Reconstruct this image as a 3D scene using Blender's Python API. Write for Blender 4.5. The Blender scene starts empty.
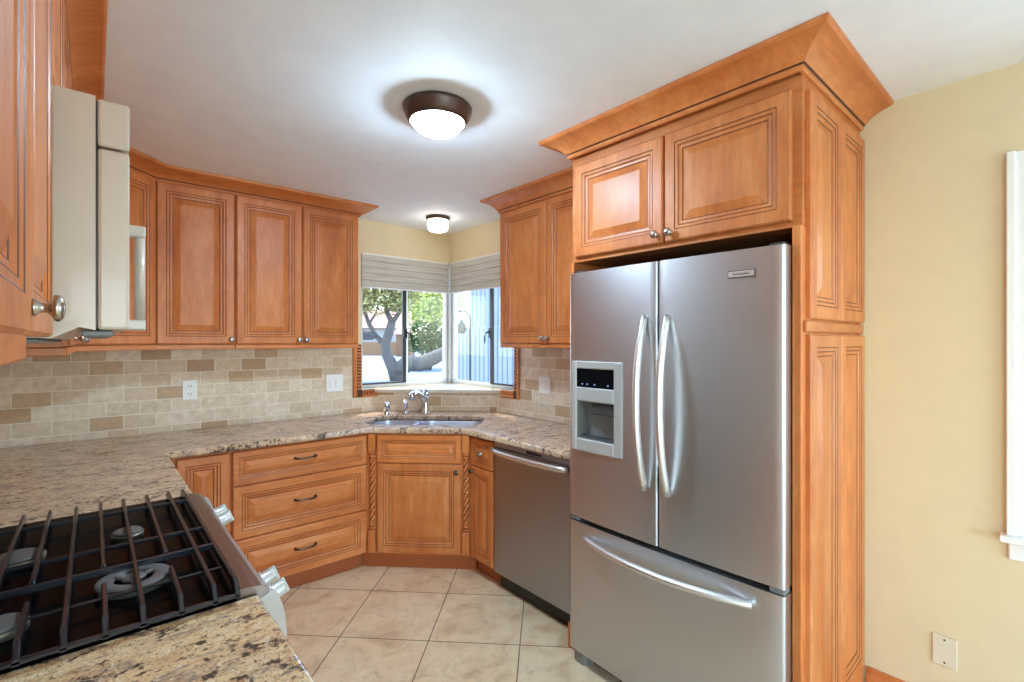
import bpy, bmesh, math, random
from mathutils import Vector, Matrix
R = math.radians
SC = bpy.context.scene
COL = SC.collection
random.seed(7)

# ------------------------------------------------------------------ camera
cam_d = bpy.data.cameras.new('camera')
cam = bpy.data.objects.new('camera', cam_d)
COL.objects.link(cam)
cam.location = (0, 0, 1.4626)
cam.rotation_euler = (R(90), 0, R(-40.88))
cam_d.sensor_width = 36
cam_d.lens = 36 * 483.15 / 1024
cam_d.shift_y = 0.0006
cam_d.clip_start = 0.02
cam_d.clip_end = 400
SC.camera = cam

# ------------------------------------------------------------------ world, sun, daylight, added fill, exposure
W = bpy.data.worlds.new('sky')
SC.world = W
W.use_nodes = True
nt = W.node_tree
for n in list(nt.nodes): nt.nodes.remove(n)
wo = nt.nodes.new('ShaderNodeOutputWorld')
bg = nt.nodes.new('ShaderNodeBackground')
sk = nt.nodes.new('ShaderNodeTexSky')
sk.sky_type = 'NISHITA'
sk.sun_disc = False
sk.sun_elevation = R(70)
sk.sun_rotation = R(37)
sk.air_density = 1.0
sk.dust_density = 0.6
bg.inputs['Strength'].default_value = 0.62
nt.links.new(sk.outputs[0], bg.inputs['Color'])
nt.links.new(bg.outputs[0], wo.inputs['Surface'])

sun_d = bpy.data.lights.new('sun', 'SUN')
sun_d.energy = 3.2
sun_d.color = (1.0, 0.95, 0.87)
sun_d.angle = R(0.6)
sun = bpy.data.objects.new('sun', sun_d)
COL.objects.link(sun)
sun.location = (6, 9, 20)
sun.rotation_euler = (R(20), 0, R(143))

def area_light(name, loc, rot, sx, sy, power, color=(0.50, 0.78, 1.0)):
    d = bpy.data.lights.new(name, 'AREA')
    d.shape = 'RECTANGLE'; d.size = sx; d.size_y = sy
    d.energy = power; d.color = color
    o = bpy.data.objects.new(name, d)
    COL.objects.link(o)
    o.location = loc; o.rotation_euler = rot
    return o
# added fill lights at unseen openings behind the camera, then the side window's daylight
area_light('added_rear_fill', (0.2, -4.16, 1.10), (R(108), 0, 0), 3.2, 2.1, 44)  # added source out of view, tilted up to brighten the ceiling
area_light('added_dining_fill', (-2.96, -2.0, 1.45), (R(90), 0, R(-90)), 2.0, 1.3, 24)
area_light('daylight_side_window', (2.46, -0.45, 1.45), (R(90), 0, R(90)), 1.0, 1.2, 4)

SC.view_settings.view_transform = 'Standard'
SC.view_settings.look = 'None'
SC.view_settings.gamma = 1.0
SC.view_settings.use_curve_mapping = False
SC.view_settings.exposure = 1.08
SC.cycles.use_denoising = True
SC.cycles.max_bounces = 10
SC.cycles.diffuse_bounces = 6
SC.cycles.caustics_reflective = False
SC.cycles.caustics_refractive = False
SC.cycles.sample_clamp_indirect = 6

# ------------------------------------------------------------------ material helpers
def srgb(r, g, b):
    f = lambda c: (c / 255 / 12.92) if c / 255 <= 0.04045 else ((c / 255 + 0.055) / 1.055) ** 2.4
    return (f(r), f(g), f(b), 1)

class NT:
    def __init__(s, name):
        s.m = bpy.data.materials.new(name); s.m.use_nodes = True
        s.t = s.m.node_tree
        s.b = s.t.nodes['Principled BSDF']
    def n(s, typ, **kw):
        x = s.t.nodes.new('ShaderNode' + typ)
        for k, v in kw.items():
            if k.startswith('i_'):
                x.inputs[k[2:].replace('_', ' ')].default_value = v
            else: setattr(x, k, v)
        return x
    def l(s, a, b): s.t.links.new(a, b)
    def set(s, **kw):
        for k, v in kw.items(): s.b.inputs[k.replace('_', ' ')].default_value = v
        return s
    def coords(s, scale=(1, 1, 1), rot=(0, 0, 0), loc=(0, 0, 0), out='Object'):
        tc = s.n('TexCoord'); mp = s.n('Mapping')
        mp.inputs['Scale'].default_value = scale
        mp.inputs['Rotation'].default_value = rot
        mp.inputs['Location'].default_value = loc
        s.l(tc.outputs[out], mp.inputs['Vector'])
        return mp.outputs['Vector']
    def ramp(s, fac, stops, interp='LINEAR'):
        r = s.n('ValToRGB'); cr = r.color_ramp; cr.interpolation = interp
        while len(cr.elements) < len(stops): cr.elements.new(0.5)
        for e, (p, c) in zip(cr.elements, stops):
            e.position = p; e.color = c
        s.l(fac, r.inputs['Fac'])
        return r.outputs['Color']
    def noise(s, vec, scale, detail=3, rough=0.5, dist=0):
        x = s.n('TexNoise'); x.inputs['Scale'].default_value = scale
        x.inputs['Detail'].default_value = detail
        x.inputs['Roughness'].default_value = rough
        x.inputs['Distortion'].default_value = dist
        s.l(vec, x.inputs['Vector'])
        return x.outputs['Fac']
    def mix(s, fac, a, b, blend='MIX'):
        x = s.n('Mix', data_type='RGBA', blend_type=blend)
        if isinstance(fac, (int, float)): x.inputs[0].default_value = fac
        else: s.l(fac, x.inputs[0])
        for i, v in ((6, a), (7, b)):
            if isinstance(v, tuple): x.inputs[i].default_value = v
            else: s.l(v, x.inputs[i])
        return x.outputs[2]
    def bump(s, h, strength=0.2, dist=0.01):
        x = s.n('Bump'); x.inputs['Strength'].default_value = strength
        x.inputs['Distance'].default_value = dist
        s.l(h, x.inputs['Height']); s.l(x.outputs['Normal'], s.b.inputs['Normal'])
    def color(s, c): s.l(c, s.b.inputs['Base Color'])

def plain(name, col, rough=0.5, metal=0.0, **kw):
    k = NT(name); k.set(Base_Color=col, Roughness=rough, Metallic=metal)
    v = k.coords()
    k.color(k.mix(k.noise(v, 9, 2), tuple(c * 0.94 for c in col[:3]) + (1,), tuple(min(1, c * 1.05) for c in col[:3]) + (1,)))
    k.set(**kw)
    return k.m

def make_wood(name, horiz):
    k = NT(name)
    sc = (1.2, 6, 7) if horiz else (7, 6, 1.2)
    v = k.coords(sc)
    oi = k.n('ObjectInfo')
    add = k.n('VectorMath', operation='ADD')
    cmb = k.n('CombineXYZ')
    mul = k.n('Math', operation='MULTIPLY'); mul.inputs[1].default_value = 37
    k.l(oi.outputs['Random'], mul.inputs[0])
    k.l(mul.outputs[0], cmb.inputs[0]); k.l(mul.outputs[0], cmb.inputs[2])
    k.l(v, add.inputs[0]); k.l(cmb.outputs[0], add.inputs[1])
    vv = add.outputs[0]
    n1 = k.noise(vv, 1.3, 4, 0.55, 0.6)
    n2 = k.noise(vv, 9, 3, 0.6)
    c = k.ramp(n1, [(0.26, srgb(188, 104, 53)), (0.5, srgb(210, 125, 66)), (0.74, srgb(222, 145, 88))])
    c = k.mix(k.ramp(n2, [(0.35, (0, 0, 0, 1)), (0.75, (0.4, 0.4, 0.4, 1))]), c, srgb(146, 86, 44))
    n5 = k.noise(k.coords((1, 1, 1)), 7, 4, 0.65, 0.5)
    c = k.mix(0.5, c, k.ramp(n5, [(0.3, (0.36, 0.33, 0.31, 1)), (0.62, (0.62, 0.62, 0.62, 1))]), 'SOFT_LIGHT')
    hsv = k.n('HueSaturation')
    mr = k.n('MapRange'); mr.inputs['To Min'].default_value = 0.92; mr.inputs['To Max'].default_value = 1.06
    k.l(oi.outputs['Random'], mr.inputs['Value'])
    k.l(mr.outputs[0], hsv.inputs['Value']); k.l(c, hsv.inputs['Color'])
    k.color(hsv.outputs[0])
    k.set(Roughness=0.42, Coat_Weight=0.12, Coat_Roughness=0.35, Specular_IOR_Level=0.4)
    return k.m
WOOD = make_wood('maple_vertical', False)
WOODH = make_wood('maple_horizontal', True)
GLAZE = plain('dark_glaze', srgb(84, 44, 22), 0.5)
TOEWOOD = plain('shaded_toe_board', srgb(168, 92, 46), 0.45)  # darker than the maple: shade of the toe recess put into the colour
SHADOWGAP = plain('cabinet_inside', srgb(70, 40, 22), 0.7)

def make_granite(name, cols):
    k = NT(name)
    v = k.coords((1, 1, 1))
    vs = k.coords((0.9, 2.4, 1), rot=(0, 0, R(-18)))
    big = k.noise(vs, 2.6, 5, 0.6, 1.6)
    base = k.ramp(big, [(p, srgb(*c)) for p, c in zip((0.26, 0.42, 0.52, 0.62, 0.76), cols)])
    flow = k.noise(vs, 11, 6, 0.72, 1.4)
    base = k.mix(k.ramp(flow, [(0.34, (0.8, 0.8, 0.8, 1)), (0.47, (0, 0, 0, 1))]), base, srgb(228, 206, 170))
    base = k.mix(k.ramp(flow, [(0.53, (0, 0, 0, 1)), (0.64, (0.85, 0.85, 0.85, 1))]), base, srgb(138, 128, 124))
    rust = k.noise(v, 26, 5, 0.7, 1.0)
    base = k.mix(k.ramp(rust, [(0.55, (0, 0, 0, 1)), (0.66, (0.7, 0.7, 0.7, 1))]), base, srgb(168, 116, 74))
    cream = k.noise(v, 48, 4, 0.7, 0.6)
    base = k.mix(k.ramp(cream, [(0.55, (0, 0, 0, 1)), (0.66, (0.7, 0.7, 0.7, 1))]), base, srgb(236, 220, 190))
    # dark mineral clusters, gathered along the flow
    dark = k.noise(v, 58, 4, 0.72, 0.5)
    patch = k.noise(vs, 7.5, 4, 0.65, 1.2)
    mul = k.n('Math', operation='MULTIPLY'); k.l(dark, mul.inputs[0]); k.l(patch, mul.inputs[1])
    base = k.mix(k.ramp(mul.outputs[0], [(0.275, (0, 0, 0, 1)), (0.325, (0.95, 0.95, 0.95, 1))]), base, srgb(62, 57, 55))
    fine = k.noise(v, 190, 3, 0.7)
    base = k.mix(k.ramp(fine, [(0.54, (0, 0, 0, 1)), (0.64, (0.65, 0.65, 0.65, 1))]), base, srgb(84, 70, 62))
    k.color(base)
    k.set(Roughness=0.15, Specular_IOR_Level=0.5)
    return k.m
GRANITE = make_granite('granite', ((176, 148, 134), (208, 174, 148), (220, 188, 154), (204, 168, 144), (178, 154, 142)))
GRANITE_NEAR = make_granite('golden_granite', ((172, 144, 122), (214, 180, 142), (226, 194, 148), (212, 172, 132), (178, 156, 140)))

def make_tile(name, axes, tw, th, shift=(0, 0)):
    """tumbled travertine in running bond; axes picks the object coordinates that run along the wall"""
    k = NT(name)
    tc = k.n('TexCoord'); sp = k.n('SeparateXYZ'); cb = k.n('CombineXYZ')
    k.l(tc.outputs['Object'], sp.inputs[0])
    for i, a in enumerate(axes):
        ad = k.n('Math', operation='ADD'); ad.inputs[1].default_value = shift[i]
        k.l(sp.outputs[a], ad.inputs[0]); k.l(ad.outputs[0], cb.inputs[i])
    v = cb.outputs[0]
    br = k.n('TexBrick'); br.offset = 0.5
    br.inputs['Scale'].default_value = 1.0
    br.inputs['Brick Width'].default_value = tw
    br.inputs['Row Height'].default_value = th
    br.inputs['Mortar Size'].default_value = 0.0024
    br.inputs['Mortar Smooth'].default_value = 0.3
    br.inputs['Color1'].default_value = (0, 0, 0, 1); br.inputs['Color2'].default_value = (1, 1, 1, 1)
    br.inputs['Mortar'].default_value = (0, 0, 0, 1)
    k.l(v, br.inputs['Vector'])
    tilecol = k.ramp(br.outputs['Color'], [(0.0, srgb(236, 221, 200)), (0.2, srgb(219, 199, 174)), (0.4, srgb(234, 219, 198)), (0.6, srgb(214, 192, 164)), (0.75, srgb(226, 208, 184)), (0.87, srgb(204, 174, 140)), (0.95, srgb(180, 144, 108))])
    n = k.noise(v, 22, 5, 0.65, 0.4)
    tilecol = k.mix(k.ramp(n, [(0.35, (0.45, 0.45, 0.45, 1)), (0.62, (0, 0, 0, 1))]), tilecol, srgb(188, 160, 126))
    n3 = k.noise(v, 90, 3, 0.7)
    tilecol = k.mix(k.ramp(n3, [(0.60, (0, 0, 0, 1)), (0.74, (0.5, 0.5, 0.5, 1))]), tilecol, srgb(160, 128, 96))
    n4 = k.noise(v, 42, 5, 0.75, 0.3)
    tilecol = k.mix(0.55, tilecol, k.ramp(n4, [(0.3, (0.30, 0.29, 0.28, 1)), (0.7, (0.68, 0.68, 0.68, 1))]), 'SOFT_LIGHT')
    c = k.mix(br.outputs['Fac'], tilecol, srgb(234, 225, 208))
    k.color(c)
    inv = k.n('Math', operation='SUBTRACT'); inv.inputs[0].default_value = 1.0
    k.l(br.outputs['Fac'], inv.inputs[1])
    k.bump(inv.outputs[0], 0.35, 0.004)
    k.set(Roughness=0.5)
    return k.m
TILE = make_tile('travertine_back', (0, 2), 0.152, 0.0795, (0.02, 0.0))

def make_floor():
    k = NT('floor_tile')
    v = k.coords((1, 1, 1), rot=(0, 0, R(45)))
    # grid knot at (1.553, 2.368), lines at 45 degrees, 0.447 m tiles
    ox = (1.553 - 2.368) * math.sqrt(0.5); oy = (1.553 + 2.368) * math.sqrt(0.5)
    ad = k.n('VectorMath', operation='ADD'); ad.inputs[1].default_value = (-ox + 0.447 * 10, -oy + 0.447 * 10, 0)
    k.l(v, ad.inputs[0]); v2 = ad.outputs[0]
    br = k.n('TexBrick'); br.offset = 0; br.squash = 1
    br.inputs['Scale'].default_value = 1
    br.inputs['Brick Width'].default_value = 0.447; br.inputs['Row Height'].default_value = 0.447
    br.inputs['Mortar Size'].default_value = 0.0028; br.inputs['Mortar Smooth'].default_value = 0.2
    br.inputs['Color1'].default_value = (0, 0, 0, 1); br.inputs['Color2'].default_value = (1, 1, 1, 1)
    k.l(v2, br.inputs['Vector'])
    a = k.noise(v2, 5.5, 5, 0.62, 0.9)
    c = k.ramp(a, [(0.28, srgb(204, 172, 136)), (0.46, srgb(232, 204, 166)), (0.6, srgb(240, 217, 182)), (0.78, srgb(222, 188, 148))])
    b = k.noise(v2, 16, 5, 0.7, 0.8)
    c = k.mix(k.ramp(b, [(0.52, (0, 0, 0, 1)), (0.72, (0.55, 0.55, 0.55, 1))]), c, srgb(190, 162, 134))
    c = k.mix(0.10, c, br.outputs['Color'], 'SOFT_LIGHT')
    k.color(k.mix(br.outputs['Fac'], c, srgb(112, 84, 62)))
    inv = k.n('Math', operation='SUBTRACT'); inv.inputs[0].default_value = 1.0
    k.l(br.outputs['Fac'], inv.inputs[1]); k.bump(inv.outputs[0], 0.3, 0.003)
    k.set(Roughness=0.36)
    return k.m
FLOOR = make_floor()

def make_steel(name, col, rough, axis, aniso=0.0):
    """axis: direction of the brushing"""
    k = NT(name)
    sc = [1, 1, 1]; sc[axis] = 0.012
    v = k.coords(tuple(s * 260 for s in sc))
    n = k.noise(v, 1, 3, 0.6)
    k.set(Metallic=1.0, Base_Color=col)
    mr = k.n('MapRange'); mr.inputs['To Min'].default_value = rough - 0.04; mr.inputs['To Max'].default_value = rough + 0.05
    k.l(n, mr.inputs['Value']); k.l(mr.outputs[0], k.b.inputs['Roughness'])
    if aniso:
        tg = k.n('Tangent', direction_type='RADIAL', axis='Z')
        k.l(tg.outputs[0], k.b.inputs['Tangent'])
        k.set(Anisotropic=aniso, Anisotropic_Rotation=0.25)
    return k.m
STEEL = make_steel('brushed_steel', srgb(200, 202, 206), 0.38, 0, 0.5)
STEELH = make_steel('brushed_steel_handle', srgb(224, 223, 221), 0.40, 2)
STEELDW = make_steel('brushed_steel_dishwasher', srgb(166, 170, 177), 0.38, 0, 0.5)
STEELY = make_steel('brushed_steel_strip', srgb(146, 138, 134), 0.30, 1)
SINKSTEEL = make_steel('satin_sink_steel', srgb(206, 214, 226), 0.42, 0)
CHROME = plain('chrome', srgb(215, 217, 220), 0.08, 1.0)
NICKEL = plain('satin_nickel', srgb(186, 182, 176), 0.22, 1.0)
PEWTER = plain('dark_pewter', srgb(104, 92, 78), 0.35, 1.0)
BLACK = plain('black_plastic', srgb(20, 20, 22), 0.4)
BLACKGLOSS = plain('black_enamel', srgb(13, 13, 15), 0.2, 0.0, Specular_IOR_Level=0.03)
IRON = plain('cast_iron', srgb(30, 33, 40), 0.22, 0.0, Specular_IOR_Level=0.8)
DARKGREY = plain('dark_grey_panel', srgb(58, 58, 60), 0.5)
GREYPLASTIC = plain('grey_plastic', srgb(120, 120, 118), 0.45)
BEZEL = plain('silver_bezel_plastic', srgb(182, 182, 180), 0.38, 0.25)
CAPGREY = plain('silver_end_cap', srgb(186, 186, 183), 0.35, 0.2)
BURNERCAP = plain('burner_cap_enamel', srgb(96, 94, 94), 0.45)
BURNERBASE = plain('burner_base_aluminium', srgb(150, 142, 128), 0.4, 0.6)
WHITE = plain('white_plastic', srgb(240, 238, 234), 0.35)
OFFWHITE = plain('almond_plastic', srgb(216, 209, 193), 0.4)
APPLIANCE = plain('bisque_enamel', srgb(196, 183, 168), 0.3, 0.0, Coat_Weight=0.2)
PLATE = plain('almond_plate', srgb(224, 212, 186), 0.4)
SLOT = plain('socket_slot', srgb(60, 56, 52), 0.6)
WALLY = plain('yellow_paint', srgb(226, 208, 168), 0.6)
CEIL = plain('ceiling_paint', srgb(240, 246, 253), 0.7)
WALLW = plain('white_wall_paint', srgb(240, 239, 236), 0.65)
TRIMW = plain('white_trim_paint', srgb(244, 243, 240), 0.35)
ALU = plain('window_aluminium', srgb(206, 202, 194), 0.4, 0.2)
BRONZE = plain('bronze', srgb(92, 74, 66), 0.32, 0.7)
DARKFRAME = plain('dark_window_stile', srgb(44, 40, 38), 0.45)
SHADE = None
def make_shade():
    k = NT('woven_shade')
    v = k.coords((3, 3, 90))
    n = k.noise(v, 1, 4, 0.7, 0.3)
    k.color(k.ramp(n, [(0.3, srgb(172, 165, 152)), (0.5, srgb(200, 194, 182)), (0.7, srgb(216, 211, 200))]))
    k.set(Roughness=0.8); k.bump(n, 0.3, 0.004)
    k.set(Transmission_Weight=0.0)
    return k.m
SHADE = make_shade()
LEDGE = plain('pale_stone_ledge', srgb(226, 216, 200), 0.35)

def make_glass(name):
    k = NT(name)
    out = k.t.nodes['Material Output']
    tr = k.n('BsdfTransparent'); gl = k.n('BsdfGlossy'); gl.inputs['Roughness'].default_value = 0.02
    lw = k.n('LayerWeight'); lw.inputs['Blend'].default_value = 0.5
    pw = k.n('Math', operation='POWER'); pw.inputs[1].default_value = 4
    fr = k.n('Math', operation='MULTIPLY_ADD'); fr.inputs[1].default_value = 0.5; fr.inputs[2].default_value = 0.02
    k.l(lw.outputs['Facing'], pw.inputs[0]); k.l(pw.outputs[0], fr.inputs[0])
    mx = k.n('MixShader')
    tr.inputs['Color'].default_value = (0.96, 0.98, 0.98, 1)
    k.l(fr.outputs[0], mx.inputs[0]); k.l(tr.outputs[0], mx.inputs[1]); k.l(gl.outputs[0], mx.inputs[2])
    k.l(mx.outputs[0], out.inputs['Surface'])
    return k.m
GLASS = make_glass('window_glass')
def emissive(name, col, strength, base=(0.9, 0.9, 0.9, 1)):
    k = NT(name); k.set(Base_Color=base, Emission_Color=col, Emission_Strength=strength, Roughness=0.4)
    return k.m
LAMPGLASS = emissive('lit_opal_glass', (0.59, 0.815, 1, 1), 108.0)
LAMPGLASS_S = emissive('warm_opal_glass', (0.97, 0.90, 0.78, 1), 4.0)
DISPLAY = emissive('display_blue', (0.25, 0.35, 0.8, 1), 0.5, srgb(20, 24, 40))

# ------------------------------------------------------------------ mesh helpers
class MB:
    def __init__(s): s.bm = bmesh.new()
    def add(s, verts, faces, mi=0, smooth=False):
        vs = [s.bm.verts.new(v) for v in verts]
        for f in faces:
            try:
                fc = s.bm.faces.new([vs[i] for i in f]); fc.material_index = mi; fc.smooth = smooth
            except ValueError: pass
        return s
    def box(s, x0, x1, y0, y1, z0, z1, bev=0.0, mi=0, seg=1):
        t = bmesh.new()
        bmesh.ops.create_cube(t, size=1.0)
        for v in t.verts:
            v.co = Vector((x0 + (v.co.x + .5) * (x1 - x0), y0 + (v.co.y + .5) * (y1 - y0), z0 + (v.co.z + .5) * (z1 - z0)))
        if bev > 0:
            bmesh.ops.bevel(t, geom=t.edges[:], offset=bev, segments=seg, affect='EDGES', profile=0.5)
        for f in t.faces: f.material_index = mi
        me = bpy.data.meshes.new('tmp'); t.to_mesh(me); t.free()
        s.bm.from_mesh(me); bpy.data.meshes.remove(me)
        return s
    def panel(s, x0, x1, z0, z1, yf, th, prof, mis):
        """rectangular raised panel facing -y: prof = (inset, depth behind yf)"""
        vs = []; fs = []; ms = []
        def ring(i, y):
            b = len(vs)
            vs.extend([(x0 + i, y, z0 + i), (x1 - i, y, z0 + i), (x1 - i, y, z1 - i), (x0 + i, y, z1 - i)])
            return b
        rb = ring(0, yf + th); prev = rb
        fs.append((rb + 3, rb + 2, rb + 1, rb)[::1]); ms.append(0)
        for j, (i, dp) in enumerate(prof):
            cur = ring(i, yf + dp)
            for q in range(4):
                fs.append((prev + q, prev + (q + 1) % 4, cur + (q + 1) % 4, cur + q)); ms.append(mis[j])
            prev = cur
        fs.append((prev, prev + 1, prev + 2, prev + 3)); ms.append(0)
        v = [s.bm.verts.new(p) for p in vs]
        for f, m in zip(fs, ms):
            fc = s.bm.faces.new([v[i] for i in f]); fc.material_index = m
        return s
    def lathe(s, prof, c=(0, 0, 0), axis='z', seg=32, mi=0, smooth=True):
        """prof: (radius, height along axis)"""
        vs = []; fs = []
        for r, h in prof:
            for i in range(seg):
                a = 2 * math.pi * i / seg
                u, v = r * math.cos(a), r * math.sin(a)
                p = {'z': (u, v, h), 'y': (u, -h, v), 'x': (h, u, v)}[axis]
                vs.append((p[0] + c[0], p[1] + c[1], p[2] + c[2]))
        n = len(prof)
        for j in range(n - 1):
            for i in range(seg):
                fs.append((j * seg + i, j * seg + (i + 1) % seg, (j + 1) * seg + (i + 1) % seg, (j + 1) * seg + i))
        if prof[0][0] > 1e-6: fs.append(tuple(range(seg))[::-1])
        if prof[-1][0] > 1e-6: fs.append(tuple((n - 1) * seg + i for i in range(seg)))
        return s.add(vs, fs, mi, smooth)
    def tube(s, pts, rad, seg=10, mi=0, flat=1.0, caps=True, up=(0, 0, 1)):
        """tube along pts; rad one radius or one per point; flat squashes it along the second axis"""
        pts = [Vector(p) for p in pts]
        n = len(pts)
        if not hasattr(rad, '__len__'): rad = [rad] * n
        vs = []; fs = []
        for j, p in enumerate(pts):
            d = (pts[min(j + 1, n - 1)] - pts[max(j - 1, 0)]).normalized()
            u = Vector(up)
            if abs(d.dot(u)) > 0.95: u = Vector((1, 0, 0)) if abs(d.x) < 0.9 else Vector((0, 1, 0))
            a = d.cross(u).normalized(); b = a.cross(d).normalized()
            for i in range(seg):
                t = 2 * math.pi * i / seg
                vs.append(tuple(p + a * math.cos(t) * rad[j] + b * math.sin(t) * rad[j] * flat))
        for j in range(n - 1):
            for i in range(seg):
                fs.append((j * seg + i, j * seg + (i + 1) % seg, (j + 1) * seg + (i + 1) % seg, (j + 1) * seg + i))
        if caps:
            fs.append(tuple(range(seg))[::-1]); fs.append(tuple((n - 1) * seg + i for i in range(seg)))
        return s.add(vs, fs, mi, True)
    def prism(s, poly, z0, z1, mi=0):
        n = len(poly)
        vs = [(x, y, z0) for x, y in poly] + [(x, y, z1) for x, y in poly]
        fs = [tuple(range(n))[::-1], tuple(range(n, 2 * n))]
        fs += [(i, (i + 1) % n, n + (i + 1) % n, n + i) for i in range(n)]
        return s.add(vs, fs, mi)
    def sweep(s, path, prof, mi=0, line=None):
        """profile (out, z) carried along a plan path; out = right-hand side of travel, corners mitred"""
        n = len(path); k = len(prof)
        P = [Vector((x, y)) for x, y in path]
        nr = []
        for i in range(n - 1):
            d = (P[i + 1] - P[i]).normalized(); nr.append(Vector((d.y, -d.x)))
        vs = []; fs = []
        for i in range(n):
            if i == 0: m = nr[0]
            elif i == n - 1: m = nr[-1]
            else:
                m = (nr[i - 1] + nr[i]).normalized(); m = m / max(0.3, m.dot(nr[i]))
            for o, z in prof: vs.append((P[i].x + m.x * o, P[i].y + m.y * o, z))
        for i in range(n - 1):
            for j in range(k):
                fs.append((i * k + j, (i + 1) * k + j, (i + 1) * k + (j + 1) % k, i * k + (j + 1) % k))
        fs.append(tuple(range(k))); fs.append(tuple((n - 1) * k + j for j in range(k))[::-1])
        v = [s.bm.verts.new(p) for p in vs]
        for q, f in enumerate(fs):
            fc = s.bm.faces.new([v[i] for i in f])
            fc.material_index = 1 if (line is not None and q < (n - 1) * k and q % k == line) else mi
        return s
    def build(s, name, mats, parent=None, loc=None, rotz=None):
        bmesh.ops.recalc_face_normals(s.bm, faces=s.bm.faces[:])
        me = bpy.data.meshes.new(name)
        s.bm.to_mesh(me); s.bm.free()
        if not isinstance(mats, (list, tuple)): mats = [mats]
        for m in mats: me.materials.append(m)
        o = bpy.data.objects.new(name, me); COL.objects.link(o)
        if parent: o.parent = parent
        if loc: o.location = loc
        if rotz is not None: o.rotation_euler = (0, 0, rotz)
        return o

def tag(o, label, cat, group=None, kind=None):
    o['label'] = label; o['category'] = cat
    if group: o['group'] = group
    if kind: o['kind'] = kind
    return o
def thing(name, label, cat, loc=(0, 0, 0), rotz=0, group=None):
    o = bpy.data.objects.new(name, None); COL.objects.link(o)
    o.empty_display_size = 0.1
    o.location = loc; o.rotation_euler = (0, 0, rotz)
    return tag(o, label, cat, group)
def struct(o, label=None, cat=None):
    o['kind'] = 'structure'
    if label: o['label'] = label
    if cat: o['category'] = cat
    return o

def curve_slab(name, polys, z0, z1, bev, mats, parent=None, res=2):
    """flat slab with holes (first polygon the outline) and eased edges"""
    cu = bpy.data.curves.new(name, 'CURVE'); cu.dimensions = '2D'; cu.fill_mode = 'BOTH'
    for poly in polys:
        sp = cu.splines.new('POLY'); sp.points.add(len(poly) - 1); sp.use_cyclic_u = True
        for p, (x, y) in zip(sp.points, poly): p.co = (x, y, 0, 1)
    cu.extrude = (z1 - z0) / 2 - bev; cu.bevel_depth = bev; cu.bevel_resolution = res; cu.offset = -bev
    tmp = bpy.data.objects.new('tmp_slab', cu); COL.objects.link(tmp)
    dg = bpy.context.evaluated_depsgraph_get()
    me = bpy.data.meshes.new_from_object(tmp.evaluated_get(dg))
    me.name = name
    bpy.data.objects.remove(tmp); bpy.data.curves.remove(cu)
    me.materials.clear()
    for m in (mats if isinstance(mats, (list, tuple)) else [mats]): me.materials.append(m)
    me.transform(Matrix.Translation((0, 0, (z0 + z1) / 2)))
    o = bpy.data.objects.new(name, me); COL.objects.link(o)
    if parent: o.parent = parent
    return o
def rrect(cx, cy, hx, hy, r, n=6):
    pts = []
    for sx, sy, a0 in ((1, 1, 0), (-1, 1, 90), (-1, -1, 180), (1, -1, 270)):
        for i in range(n + 1):
            a = R(a0 + 90 * i / n)
            pts.append((cx + sx * (hx - r) + r * math.cos(a), cy + sy * (hy - r) + r * math.sin(a)))
    return pts

# ------------------------------------------------------------------ the room
XL, XR, YB, H = -0.38, 2.391, 3.612, 2.415
TH = 0.12
def wall_mesh(name, mats, axis, c0, c1, a0, a1, z0, z1, holes=()):
    """wall slab between c0 and c1 on its thin axis, a0..a1 along it, rectangular holes (a, a, z, z)"""
    mb = MB()
    xs = sorted({a0, a1, *[h[0] for h in holes], *[h[1] for h in holes]})
    zs = sorted({z0, z1, *[h[2] for h in holes], *[h[3] for h in holes]})
    for i in range(len(xs) - 1):
        for j in range(len(zs) - 1):
            cx, cz = (xs[i] + xs[i + 1]) / 2, (zs[j] + zs[j + 1]) / 2
            if any(h[0] < cx < h[1] and h[2] < cz < h[3] for h in holes): continue
            if axis == 'y': mb.box(xs[i], xs[i + 1], c0, c1, zs[j], zs[j + 1])
            else: mb.box(c0, c1, xs[i], xs[i + 1], zs[j], zs[j + 1])
    return struct(mb.build(name, mats))

WZ0, WZ1 = 1.095, 2.158            # corner window opening
WX0, WY0 = 1.573, 2.728
struct(MB().box(-3.1, XR + TH, -4.3, YB + TH, -0.1, 0.0).build('floor', FLOOR))
struct(MB().box(-3.1, XR + TH, -4.3, YB + TH, H, H + 0.1).build('ceiling', CEIL))
wall_mesh('wall_back', WALLY, 'y', YB, YB + TH, XL - TH, XR + TH, 0, H, [(WX0, XR + TH, WZ0, WZ1)])
wall_mesh('wall_right', WALLY, 'x', XR, XR + TH, -4.2, YB, 0, H, [(WY0, YB, WZ0, WZ1), (-0.98, 0.06, 0.80, 2.03)])
wall_mesh('wall_left', WALLY, 'x', XL - TH, XL, 0.1, YB, 0, H)
wall_mesh('wall_return', WALLW, 'y', 0.1, 0.1 + TH, -3.0, XL - TH, 0, H)
wall_mesh('wall_dining', WALLW, 'x', -3.0 - TH, -3.0, -4.2, 0.1, 0, H, [(-3.0, -1.0, 0.8, 2.1)])
wall_mesh('wall_rear', WALLW, 'y', -4.2 - TH, -4.2, -3.0, XR, 0, H, [(-1.4, 1.8, 0.05, 2.15)])

# baseboard of stained wood along the yellow wall
mb = MB(); mb.sweep([(XR, 0.545), (XR, -4.2)], [(0, 0), (0.016, 0), (0.016, 0.095), (0.010, 0.115), (0.008, 0.138), (0, 0.138)][::-1])
bb = struct(mb.build('baseboard_right', WOODH))

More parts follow.
